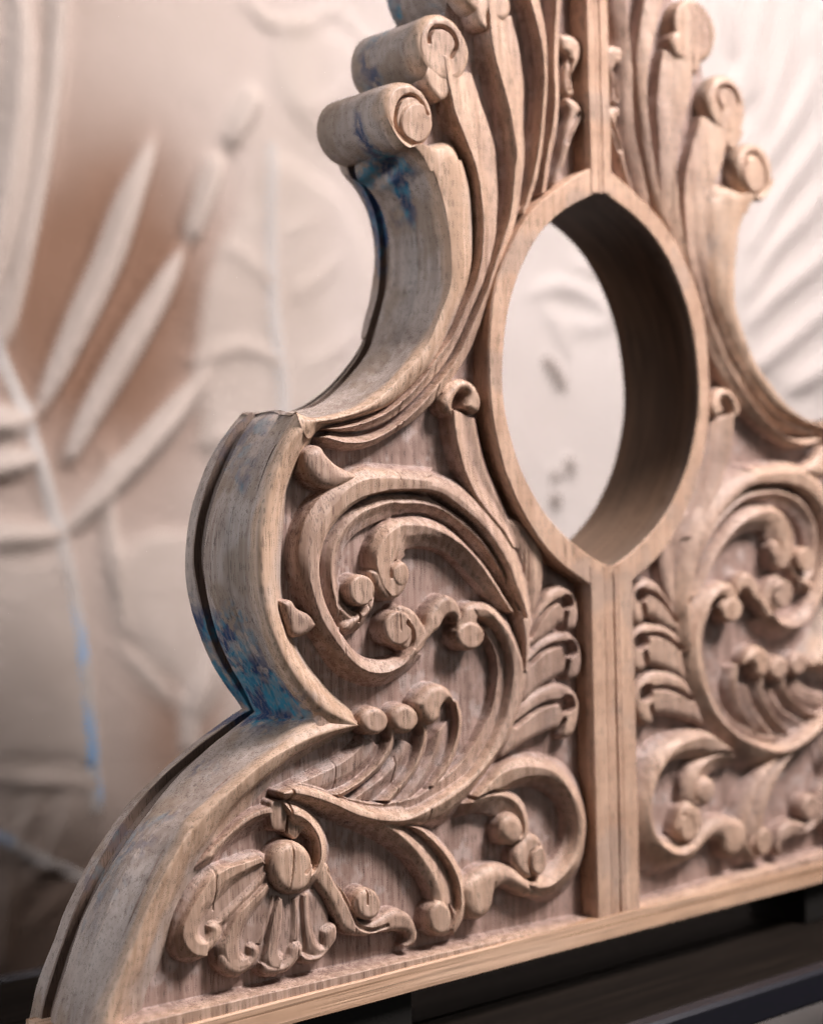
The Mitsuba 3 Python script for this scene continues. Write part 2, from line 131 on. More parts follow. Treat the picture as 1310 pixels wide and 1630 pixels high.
[-267.2,161.3]]],[16,[[-225.1,252.9],[-220.1,237],[-222.5,220.2],[-230.9,200.6],[-243.2,185],[-259.4,170.1]]],[4,[[-211.1,250.7],[-206.4,234.6],[-208.4,216.7],[-216.4,196],[-228.4,180.2],
[-244.8,165.2]]]]],["poly","volute","max",22,7,0.55,[[-315,241.9],[-316,237.6],[-318.8,233.8],[-323,231.1],[-328.3,229.6],[-334,229.5],[-339.6,230.9],[-344.6,233.4],[-348.5,237],[-351,241.3],
[-351.7,245.8],[-350.7,250.1],[-348,253.8],[-343.8,256.6],[-338.7,258.1],[-333,258.2],[-327.3,257],[-322.2,254.4],[-318.2,250.8],[-315.7,246.5]]],["poly","volute","max",22,7,0.55,[[-276.2,239.9],
[-277.3,235.3],[-280.1,231.3],[-284.4,228.3],[-289.6,226.7],[-295.4,226.6],[-301,228],[-306.1,230.7],[-310,234.5],[-312.5,239],[-313.2,243.7],[-312.2,248.3],[-309.4,252.3],[-305.3,255.2],
[-300.1,256.9],[-294.3,257.1],[-288.6,255.8],[-283.5,253.1],[-279.5,249.3],[-277,244.7]]],["poly","volute","max",23,9,0.5,[[-280.8,255.5],[-271.1,266.5],[-259.9,272.6],[-245.5,272.3],[-233,264.1],
[-227.3,251.5],[-227.2,242.9],[-231,250],[-239.8,252.9],[-246.4,247.3],[-249.1,237.9],[-261.2,231.7],[-270.5,236.5],[-276.5,246.7]]],["hole","",1,[[-311.1,224],[-311.6,222],[-312.7,220.3],
[-314.4,219],[-316.6,218.3],[-319,218.3],[-321.3,218.9],[-323.4,220],[-325,221.7],[-326,223.6],[-326.3,225.7],[-325.9,227.7],[-324.8,229.4],[-323,230.6],[-320.9,231.4],[-318.5,231.4],[-316.2,230.8],
[-314.1,229.7],[-312.4,228],[-311.4,226.1]]],["hole","",1,[[-269,225.2],[-269.5,222.7],[-270.8,220.5],[-272.8,218.8],[-275.3,217.9],[-278,217.8],[-280.7,218.5],[-283.1,220],[-285,222],[-286.1,224.5],
[-286.4,227.1],[-285.9,229.6],[-284.6,231.8],[-282.6,233.5],[-280.2,234.4],[-277.5,234.5],[-274.8,233.8],[-272.4,232.4],[-270.5,230.3],[-269.3,227.8]]],["hole","",1,[[-224.6,243.3],[-225.1,240.9],
[-226.2,238.8],[-228,237.2],[-230.2,236.2],[-232.6,236.1],[-235,236.7],[-237.1,238.1],[-238.8,240],[-239.8,242.4],[-240.1,244.9],[-239.6,247.3],[-238.4,249.4],[-236.7,251],[-234.5,252],[-232.1,252.1],
[-229.7,251.5],[-227.6,250.1],[-225.9,248.2],[-224.9,245.9]]],["loft","stem","max",0,0,[[0,[[-370.4,146.8],[-348.1,136.1],[-325.4,124.4],[-304.4,110.6],[-283.2,91.9],[-266.8,69.9],[-257.3,48.8]]],
[14,[[-347.3,146.8],[-330.3,139.1],[-311.4,126.5],[-292.2,109.2],[-276,87.5],[-263.6,65.4],[-261,52.6]]],[19,[[-336,145.8],[-317,137.1],[-296,121.9],[-278.7,104],[-263.3,83.1],[-254.7,64.7],
[-253.1,52.1]]],[9,[[-301,138],[-281.5,127.5],[-259.9,108.9],[-242.2,89.1],[-230.5,66.8],[-226.9,50.5],[-229.4,36.9]]],[20,[[-294.4,135.5],[-281.6,131],[-261,114.9],[-242.9,95.1],[-231.2,74.6],
[-226.4,55.4],[-228.1,38.5],[-239.6,22.7]]],[3,[[-272.3,131.6],[-257.3,125.5],[-239.3,111.2],[-221.3,91.2],[-208.4,67],[-205.7,45.9],[-209.3,27.5],[-227.2,10.3]]]]],
["poly","volute","max",16,12,0.5,[[-224.4,29.3],[-225.8,23.8],[-229.5,19.2],[-235.2,16.1],[-242.1,14.8],[-249.7,15.3],[-257.2,17.6],[-263.9,21.5],[-269.1,26.5],[-272.4,32.3],[-273.4,38.1],[-272,43.6],
[-268.4,48.1],[-262.9,51.2],[-256,52.7],[-248.5,52.3],[-240.9,50.1],[-234.1,46.2],[-228.8,41.2],[-225.4,35.3]]],["poly","volute","max",23,5,0.72,[[-241.8,34.8],[-242.8,29.7],[-245.1,25.3],
[-248.6,22.2],[-252.9,20.6],[-257.7,20.7],[-262.3,22.4],[-266.5,25.5],[-269.7,29.8],[-271.6,34.9],[-272.2,40.2],[-271.3,45.3],[-269,49.6],[-265.5,52.7],[-261.2,54.4],[-256.5,54.4],[-251.8,52.7],
[-247.7,49.6],[-244.4,45.3],[-242.4,40.2]]],["carve","",2.2,10,[[-236.8,44.7],[-236.1,33.7],[-242.6,25.5]]],["loft","scroll","max",0,0,[[0,[[-192.7,144.1],[-171.7,166.9],[-150.6,183.2],[-129.7,186.8],
[-104.4,184.6],[-74.5,176.5],[-51.3,162],[-35.4,143.5],[-25,121.5],[-20.8,98.7],[-24.3,77],[-31.8,56],[-46.3,38.6],[-70,24.8],[-92.9,23],[-114.1,29]]],[16,[[-202.9,148.9],[-182.3,167],[-163.6,180.4],
[-142.9,183.1],[-119.9,181.2],[-92.5,174.1],[-71.4,159.9],[-56.6,141.7],[-45.9,121.6],[-41.2,102.9],[-45.1,80.8],[-54,61.1],[-69.9,48.1],[-90.9,36.9],[-109.2,35.3],[-124.9,39.5]]],[24,[[-204.1,153],
[-183.6,166.6],[-165.1,173.9],[-144.5,175.9],[-123.7,174.1],[-100.6,167.5],[-83.8,156.2],[-69.2,139.6],[-57.8,121.1],[-54,103.5],[-58.1,83.1],[-68.6,65.3],[-84.2,53.9],[-102.8,46.3],[-119.8,46.1],
[-132.2,51.2]]],[22,[[-180.1,157],[-167.9,158.4],[-151.3,163.4],[-126.3,165.4],[-102.1,161.3],[-83.1,150.5],[-68.5,133.1],[-59.8,113.3],[-59,93],[-65.2,73.8],[-78.8,58.9],[-96.4,48.7],[-111.4,47.4],
[-121.9,51.4]]],[12,[[-162.8,152.8],[-150.5,152.7],[-133.8,155.9],[-113.8,155.6],[-95.9,150.2],[-80.1,138.9],[-68.6,124.2],[-61.5,107.6],[-62.1,90.6],[-69.3,74.5],[-81.7,62.5],[-99.2,56.1],
[-107.8,55.9],[-116.2,57.3]]],[8,[[-155.1,150.6],[-142.7,150.2],[-125.9,151.6],[-105.9,149.1],[-86.9,139.3],[-72.2,125.7],[-66.3,107.8],[-66.8,92.3],[-73.9,77.8],[-86.2,67.3],[-99.3,64.7],
[-105.7,64.2],[-116.3,64.4]]]]],["poly","lobe","max",22,14,0.4,[[-225,63.4],[-211,72.8],[-192.9,78.7],[-170.6,79.2],[-150.4,71.2],[-134.2,58.7],[-117.8,46.9],[-107.7,33],[-130.8,36.2],[-153.3,48.3],
[-167.5,53.4],[-177.8,49.5],[-182.3,35.4],[-195.7,25.1],[-212.5,28.2],[-222,39.4],[-225.4,51.7]]],["poly","volute","max",20,8,0.5,[[-151.4,77.8],[-148.9,89.4],[-137.1,99.7],[-126.5,103.5],[-114,99.3],
[-105.9,87.4],[-101.1,72.9],[-106.9,61.6],[-119.8,56.1],[-132.4,56.6],[-144.6,65.4]]],["poly","volute","max",23,4,0.7,[[-105.8,72.6],[-106.6,67.5],[-108.6,63.2],[-111.7,59.9],[-115.4,58.2],
[-119.5,58],[-123.4,59.5],[-127,62.4],[-129.7,66.5],[-131.4,71.4],[-131.8,76.7],[-131,81.7],[-129,86],[-126,89.2],[-122.3,91.1],[-118.3,91.3],[-114.3,89.8],[-110.7,86.9],[-108,82.8],[-106.2,77.8]]],
["carve","",1.5,6,[[-115.3,89.8],[-127.1,84.7],[-130.7,73.2],[-127.9,62.1],[-120.7,57.1]]],["loft","scroll","max",0.1,0,[[8,[[-207.7,147.1],[-187.5,155.6],[-159.1,153.4],[-138.7,146.6],[-126.1,134.3],
[-120.4,117],[-120.9,101.8],[-128,93.7]]],[20,[[-220.4,145.1],[-196.5,150.7],[-170.4,150.2],[-151.2,142.1],[-138.6,127.9],[-135,113],[-137,102.7],[-144.4,99.3]]],[17,[[-218.9,140.9],[-192,145.3],
[-167.8,144],[-150.6,136.3],[-140.6,125.6],[-135.5,111.2],[-138.3,102.5],[-144.6,100.4]]],[9,[[-217,131.5],[-197.1,133.9],[-177.2,129.3],[-159.1,121.8],[-149,115.1],[-145.1,108.5],[-143.2,103.7],
[-141.2,101.9]]]]],["poly","volute","max",23,10,0.5,[[-137.4,109.2],[-138.4,104],[-141.1,99.5],[-145.2,96.3],[-150.2,94.5],[-155.7,94.5],[-161.1,96.2],[-165.9,99.4],[-169.6,103.8],[-171.9,108.9],
[-172.6,114.4],[-171.5,119.6],[-168.9,124],[-164.9,127.3],[-159.9,129.1],[-154.5,129.1],[-149.1,127.5],[-144.2,124.4],[-140.4,120],[-138.1,114.8]]],["poly","shell","max",15,8,0.8,[[-454.6,180.5],
[-441.5,180],[-428.3,175.6],[-411.8,165.1],[-407.1,154.9],[-419.2,147.1],[-427.8,140.9],[-440.8,150.2],[-453.8,154.8]]],["loft","shell","max",0,0,[[0,[[-434.1,180],[-417.5,174.3],[-399.1,162.9],
[-386.6,149.3],[-379,132.2],[-378.5,115.4],[-386.6,98.6],[-401.6,86.5],[-418.8,82.6]]],[17,[[-442.9,179.1],[-428.2,173.1],[-412.6,162.1],[-402,148.9],[-396.5,134.4],[-396.1,119.9],[-403.4,106.7],
[-416.4,97.2],[-430.8,92.8]]],[23,[[-437.7,168.4],[-426.2,164.1],[-414.7,154.3],[-407.5,142.4],[-405,131.1],[-406.1,119],[-412.9,109.1],[-424,104.2],[-434.8,103.3]]],[6,[[-424.4,146.6],[-416,145.4],
[-407.8,138.7],[-402.1,129.6],[-401.5,119.9],[-404.4,112.1],[-410.5,107.5],[-417.3,105.9],[-424.1,105.6]]]]],["loft","shell","max",0,0.2,[[0,[[-434.1,178.6],[-457.3,176.3],[-477,168.9],[-493.4,157.9],
[-512.7,145.6],[-527.2,132],[-539.9,117]]],[14,[[-444.2,174.9],[-467.1,174.7],[-485,169.2],[-501.1,159.6],[-518.7,148.4],[-531.4,137.4],[-542.5,124.9]]],[15,[[-448.4,170.2],[-466.3,170.7],
[-483.3,166.4],[-499.5,158.2],[-514.7,148],[-525.9,137.9],[-538.5,126.9]]],[4,[[-437.6,159.2],[-454,162.8],[-472,158.7],[-488.3,151.1],[-502.9,141.3],[-514.2,131.2],[-525.4,121.8]]],
[0,[[-431.7,148.3],[-449.9,152.3],[-467.1,150.7],[-483.4,146.4],[-499.6,138.3],[-509.4,127.9],[-519.8,119]]]]],["poly","volute","max",24,9,0.5,[[-411.4,112.9],[-413,105.1],[-416.8,98.6],[-422.6,93.8],
[-429.8,91.4],[-437.6,91.5],[-445.3,94],[-452.1,98.8],[-457.4,105.3],[-460.6,112.9],[-461.6,120.9],[-460.1,128.5],[-456.4,135],[-450.8,139.8],[-443.7,142.3],[-435.9,142.4],[-428.2,140],[-421.3,135.3],
[-415.8,128.7],[-412.4,121]]],["carve","",1.8,6,[[-421.1,139.6],[-413.8,132.4],[-412.4,124],[-415.7,116.4],[-422.9,110.8]]],["carve","",0.6,3,[[-437.7,141.5],[-437.4,125.2],[-439.6,109.4],
[-442.5,96.5]]],["carve","",0.8,8,[[-434,194.3],[-435.7,170.2],[-438.1,147.6]]],["loft","shell_lobe","max",0,0,[[7,[[-473.3,133.9],[-495.8,129.4],[-517.8,130.2],[-532,120.8],[-544.8,103.4],
[-557.2,84.8],[-563.7,70.5],[-558.2,54.6],[-543.6,45.9]]],[18,[[-468.1,131.3],[-496.9,128.6],[-520.6,121.9],[-538,106.6],[-549.1,93],[-555.6,80],[-553,66.6],[-542.7,55.7],[-530.6,52]]],
[18,[[-466.6,127.7],[-489.2,123.4],[-513.1,115.4],[-530.5,102.7],[-539.2,95.1],[-544.1,84.4],[-545.9,74.4],[-540.9,65.7],[-530.3,62.4]]],[8,[[-458.1,120.9],[-477.9,112],[-497.4,100.7],[-515,90.5],
[-526.2,82],[-531.1,73.7],[-528.2,68],[-525.2,66.1]]],[15,[[-463.2,116.1],[-474.9,104.6],[-489.6,95.2],[-504.2,85.8],[-513.8,79.7],[-520,78.8]]],[9,[[-458.4,109],[-469.4,96.1],[-484.2,86.6],
[-497.2,78.3],[-506.9,72.8],[-508.5,71.1]]]]],["poly","shell_lobe","max",18,9,0.45,[[-529.7,78.5],[-523.5,81.9],[-515.8,79.2],[-511.8,70.7],[-516.4,61],[-525.9,53.5],[-538.3,50.3],[-550.4,53.9],
[-558.3,65.1],[-555.8,72.3],[-546.8,71.9],[-540.9,64.1],[-532.5,65.4],[-528.4,71.8]]],["loft","shell_lobe","max",0,0,[[9,[[-458,107.6],[-477.4,97.4],[-496.1,87.4],[-508.5,71.1],[-519.6,56.1],
[-517,40.4],[-506.7,27.9],[-494.3,22.1]]],[18,[[-463.2,105.8],[-478.9,95.2],[-495.2,83.4],[-505.1,69.4],[-510.3,56],[-507.6,42.3],[-496.8,34.9],[-487.2,35.7]]],[17,[[-461.8,102.8],[-471.8,93.8],
[-485,84.1],[-494.9,72.7],[-499.7,60.4],[-500,51.2],[-495.9,41.2],[-486.4,40.6]]],[8,[[-452.5,94.4],[-462.6,84],[-474.4,71.3],[-483.6,59.7],[-487.1,51],[-484.9,45.3],[-481.7,43.3]]],
[15,[[-455.8,92.1],[-460.4,78.1],[-466.5,65.8],[-470.8,57.2],[-476.6,52.3]]],[9,[[-449.2,88.6],[-453,74.4],[-459.1,62],[-463.5,52.1],[-466.1,48.6]]]]],
["poly","shell_lobe","max",18,9,0.45,[[-486.7,51.5],[-480.2,54.2],[-472.3,50.1],[-471,41.8],[-477.7,32.5],[-487.5,27.1],[-500.2,25.7],[-512.6,32.2],[-518.5,43.1],[-515.1,51.6],[-501.2,45],
[-493.5,39.3],[-485.4,43.3]]],["loft","shell_lobe","max",0,0,[[9,[[-447.6,89.7],[-456.7,75.1],[-463.8,58.9],[-467.6,42.1],[-472.9,29.1],[-464.6,18.1],[-450.8,14.6]]],[18,[[-449.8,91.5],[-456.8,76.6],
[-460.6,59.9],[-464.4,43.2],[-461.6,30.6],[-451.9,26.1]]],[17,[[-447.5,89.6],[-449.6,75.2],[-453.4,58.4],[-456.3,45.5],[-454.2,35.7],[-447.7,31.8]]],[8,[[-437.9,85.1],[-439.2,69.1],[-440.6,53.1],
[-442.5,43.9],[-439.4,37.2]]],[15,[[-430.4,86.3],[-430.1,71.4],[-430.6,55.2],[-432.5,47.4]]],[9,[[-422.2,84.6],[-422.4,69],[-422.9,52.7],[-424.1,43.4]]]]],
["poly","shell_lobe","max",18,9,0.45,[[-439,42.4],[-433,46.7],[-424.8,43.8],[-421.7,36.4],[-428.7,26.9],[-438.9,19.4],[-455.5,18],[-470,23],[-472.8,34.2],[-463.1,33.6],[-450.2,29.7],[-441.7,34.8]]],
["loft","shell_lobe","max",0,0,[[9,[[-421.9,85.3],[-421.9,68.9],[-421.9,52.5],[-421.3,37.4],[-422.5,26],[-413.9,18.8]]],[15,[[-421.1,87.5],[-420.9,69.7],[-419.7,53.2],[-416,38.8],[-407.9,27.7]]],
[16,[[-418.5,88.6],[-418.3,69.4],[-416.3,52.7],[-411.6,39.6],[-405,32.8],[-398.2,31.5]]],[9,[[-409.9,88.7],[-407.2,69],[-404.3,52],[-401.2,41.8],[-396.2,38.8]]],[11,[[-407.1,91.3],[-400,72.2],
[-395.3,57.6],[-396.4,50.9]]],[0,[[-395.5,90.4],[-388.4,69.7],[-382.8,54.8],[-383.9,49.5]]]]],["poly","shell_lobe","max",18,9,0.45,[[-401.7,50.4],[-393.8,55.1],[-385.2,55.6],[-381.5,51.5],
[-381.9,38.5],[-391.2,29.2],[-401.8,21.6],[-413.7,20.6],[-425.4,24.9],[-425.9,34.5],[-415.1,31],[-404.9,31.1],[-399.6,36.3]]],["poly","field","max",11.5,10,0.3,[[-461.8,134.1],[-498.8,131.9],
[-534.8,123.2],[-555.4,98.2],[-562,78.7],[-558.1,60],[-521.5,56.9],[-501.9,33.4],[-453.9,25.2],[-430.5,30.1],[-405.3,27.9],[-385.6,49],[-398.2,87.1],[-426.7,97.4],[-444.4,113.8]]],
["poly","stem","max",19,8,0.6,[[-395.1,116.2],[-382.8,96.6],[-368.6,78],[-359.8,58.7],[-352.6,49.9],[-337.3,50.2],[-327.6,52.9],[-315.9,55.4],[-302.2,53.3],[-290.6,45.6],[-284.1,32.9],[-282.6,23.5],
[-288.7,15.5],[-300.6,15.9],[-295,21.2],[-295.6,27.4],[-308.8,32.5],[-328.2,34.5],[-347.4,34.8],[-362.4,38],[-375.3,44.9],[-384.1,58.6],[-394.5,78],[-405.7,97.4]]],["carve","",2.4,4,[[-391.9,106.7],
[-378.7,85.4],[-366.4,64.1],[-357.5,47.7],[-342.6,40.5],[-323.3,41.4]]],["poly","volute","max",23,6,0.65,[[-331.4,64.5],[-332.4,59.7],[-335,55.6],[-338.8,52.7],[-343.5,51.3],[-348.7,51.4],
[-353.8,53.1],[-358.3,56.2],[-361.8,60.4],[-364,65.2],[-364.7,70.3],[-363.7,75],[-361.2,79.1],[-357.5,82],[-352.8,83.5],[-347.6,83.4],[-342.5,81.7],[-337.9,78.7],[-334.3,74.5],[-332.1,69.6]]],
["carve","",0.7,4,[[-350.1,81.3],[-350,67.8]]],["poly","leaf_curl","max",16,10,0.5,[[-121,299],[-115.7,321.4],[-100.2,341.7],[-85.9,357.3],[-68.3,362.6],[-52.1,355.8],[-42.6,341.5],[-41.9,323.1],
[-48.9,312.7],[-63,313.2],[-71,318.4],[-82.8,312.6],[-99.2,303.9]]],["poly","leaf_curl","max",16,10,0.5,[[-126.5,270.1],[-121.3,289.2],[-101.5,305.7],[-80.6,310.8],[-59.5,312.2],[-45.2,303.2],
[-37.9,287.6],[-39.2,270.9],[-47.2,260.2],[-60.3,258.5],[-70.6,263.6],[-87,260.1],[-110.2,250.7],[-128.6,241.1]]],["poly","leaf_curl","max",16,10,0.5,[[-142.6,224.6],[-128.6,242.7],[-105.6,253.6],
[-82.5,257.7],[-61.6,254.2],[-47.3,243.2],[-43.1,227.7],[-46.5,213],[-55.3,198.9],[-70.7,196.4],[-78.5,206.4],[-95.9,205],[-116.5,200.7],[-143.7,192.4],[-161.6,186.5],[-152,209.5]]],
["carve","",3.6,9,[[-115.1,311.5],[-99.6,330.1],[-80.8,342.9],[-64.3,346.9]]],["carve","",3.6,9,[[-121.8,279.4],[-101,292.5],[-82.3,298.4],[-61.4,298.5]]],["carve","",3.6,9,[[-139.6,219.4],
[-114.5,231.4],[-93.8,236.8],[-68.2,237.6]]],["hole","",0,[[-49.1,343.2],[-49.7,340.7],[-51.3,338.6],[-53.8,337],[-56.9,336],[-60.2,335.8],[-63.5,336.4],[-66.5,337.8],[-68.8,339.7],[-70.2,342],
[-70.7,344.5],[-70,346.9],[-68.4,349],[-66,350.6],[-63,351.6],[-59.6,351.8],[-56.3,351.2],[-53.3,349.9],[-51,348],[-49.5,345.7]]],["hole","",0,[[-45.5,292.3],[-46.1,289.4],[-47.9,286.9],[-50.6,285.1],
[-53.9,284],[-57.6,283.8],[-61.2,284.6],[-64.4,286.2],[-66.9,288.4],[-68.5,291.1],[-68.9,294.1],[-68.3,296.9],[-66.5,299.3],[-63.9,301.2],[-60.6,302.3],[-56.9,302.5],[-53.3,301.7],[-50.1,300.2],
[-47.5,297.9],[-45.9,295.2]]],["hole","",0,[[-50.9,232.8],[-51.6,229.9],[-53.4,227.4],[-56.2,225.5],[-59.7,224.5],[-63.5,224.4],[-67.2,225.3],[-70.5,227],[-73.1,229.4],[-74.8,232.2],[-75.2,235.2],
[-74.5,238.1],[-72.7,240.6],[-70,242.5],[-66.5,243.5],[-62.8,243.7],[-59,242.8],[-55.7,241.1],[-53,238.7],[-51.4,235.9]]],["carve","",4,15,[[-61.4,332.5],[-63.3,324.3],[-65.3,314.5]]],
["carve","",4,15,[[-61.8,279.2],[-64.1,269.4],[-67.2,260.6]]],["carve","",4,15,[[-69.5,216.7],[-74.5,207.3],[-80.6,198]]],["loft","tendril","max",0,0,[[0,[[-221.8,555.4],[-221.8,538.9],[-216.7,513.4],
[-208,490.8],[-194.5,475.6],[-181.7,461.7],[-161.7,442.9],[-141.4,425.4],[-127.2,406.3]]],[12,[[-223.4,551.7],[-223,536.8],[-217.9,511.5],[-209.6,490.5],[-198.1,473.8],[-188.4,460.8],[-170.6,443.7],
[-150.5,426.4],[-136.4,406.7]]],[20,[[-220.2,549.8],[-218.3,530.5],[-213.2,506.7],[-205,482.7],[-193.6,463],[-175.9,443.8],[-155.9,425],[-141.9,406.2]]],[13,[[-200.6,546],[-198.2,528],[-191.9,503.9],
[-182.5,482.6],[-168.8,463.5],[-154.9,445.6],[-140.9,426.1],[-131.1,404.9]]],[14,[[-190.5,541.5],[-186.5,523.4],[-179.7,500],[-169.3,476.4],[-156,453.3],[-145.7,434.7],[-135.8,417.4],[-129.9,404.1]]],
[6,[[-179.2,542.1],[-175.1,523.8],[-168.3,501],[-157.7,478],[-144.9,455.5],[-134,435.2],[-125,418.6],[-119.1,404.4]]]]],["poly","tendril","max",21,8,0.5,[[-233.4,548.1],[-236,556.9],[-230.8,565.9],
[-222.6,575],[-212.5,580.7],[-198.5,580.3],[-188.2,574.3],[-181.4,563.9],[-180.8,553.3],[-186.1,545.4],[-197.6,547.8],[-205.1,552.2],[-202.2,559.7],[-200,565.8],[-206.9,568.2],[-215.1,563.2],
[-219.4,554.2],[-221.4,542.3]]],["poly","scroll_cap","max",21.5,6,0.6,[[-238,842.5],[-239.6,852.4],[-244.1,861.3],[-251.2,868.4],[-260.1,872.9],[-270,874.5],[-279.9,872.9],[-288.8,868.4],
[-295.9,861.3],[-300.4,852.4],[-302,842.5],[-300.4,832.6],[-295.9,823.7],[-288.8,816.6],[-279.9,812.1],[-270,810.5],[-260.1,812.1],[-251.2,816.6],[-244.1,823.7],[-239.6,832.6]]],
["poly","scroll_cap","max",21.5,6,0.6,[[-187.5,914.5],[-189.2,925],[-194,934.5],[-201.5,942],[-211,946.8],[-221.5,948.5],[-232,946.8],[-241.5,942],[-249,934.5],[-253.8,925],[-255.5,914.5],
[-253.8,904],[-249,894.5],[-241.5,887],[-232,882.2],[-221.5,880.5],[-211,882.2],[-201.5,887],[-194,894.5],[-189.2,904]]],["poly","scroll_cap","max",21.5,6,0.6,[[-132,995],[-133.8,1006.1],
[-138.9,1016.2],[-146.8,1024.1],[-156.9,1029.2],[-168,1031],[-179.1,1029.2],[-189.2,1024.1],[-197.1,1016.2],[-202.2,1006.1],[-204,995],[-202.2,983.9],[-197.1,973.8],[-189.2,965.9],[-179.1,960.8],
[-168,959],[-156.9,960.8],[-146.8,965.9],[-138.9,973.8],[-133.8,983.9]]],["poly","feather","max",21.5,7,0.6,[[-241.1,905.5],[-219.9,908.6],[-217.6,891.5],[-213.4,871.6],[-227.3,861.1],[-242.3,870.7],
[-251.3,886.8]]],["poly","scroll_cap","max",22,8,0.6,[[-170,981],[-139.2,990.7],[-126.2,979.4],[-126,967.4],[-134.2,958.3],[-148.6,954.5],[-158.6,960.6],[-160.2,944],[-171.2,945.3],[-178.6,961.8]]],
["poly","volute","max",25,4,0.7,[[-241.3,837],[-242.6,830.1],[-246,823.7],[-251,818.4],[-257.1,814.6],[-263.9,812.8],[-270.5,813.1],[-276.4,815.4],[-281,819.6],[-283.8,825.2],[-284.6,831.7],
[-283.4,838.4],[-280.1,844.8],[-275.2,850.1],[-269.1,853.9],[-262.4,855.9],[-255.8,855.7],[-249.8,853.4],[-245.1,849.2],[-242.2,843.5]]],["carve","",1.8,10,[[-248.3,845.1],[-253.6,856.7],[-264.7,862],
[-277.8,857.8],[-286.6,844.6],[-287.7,828.9],[-280.1,818.4],[-264.5,812.6]]],["carve","",2.4,9,[[-211.7,908.5],[-204.5,921.2],[-209,932.2],[-220.5,936.6],[-234,934.1],[-240.4,925.9],[-241.2,919.3]]]]''')
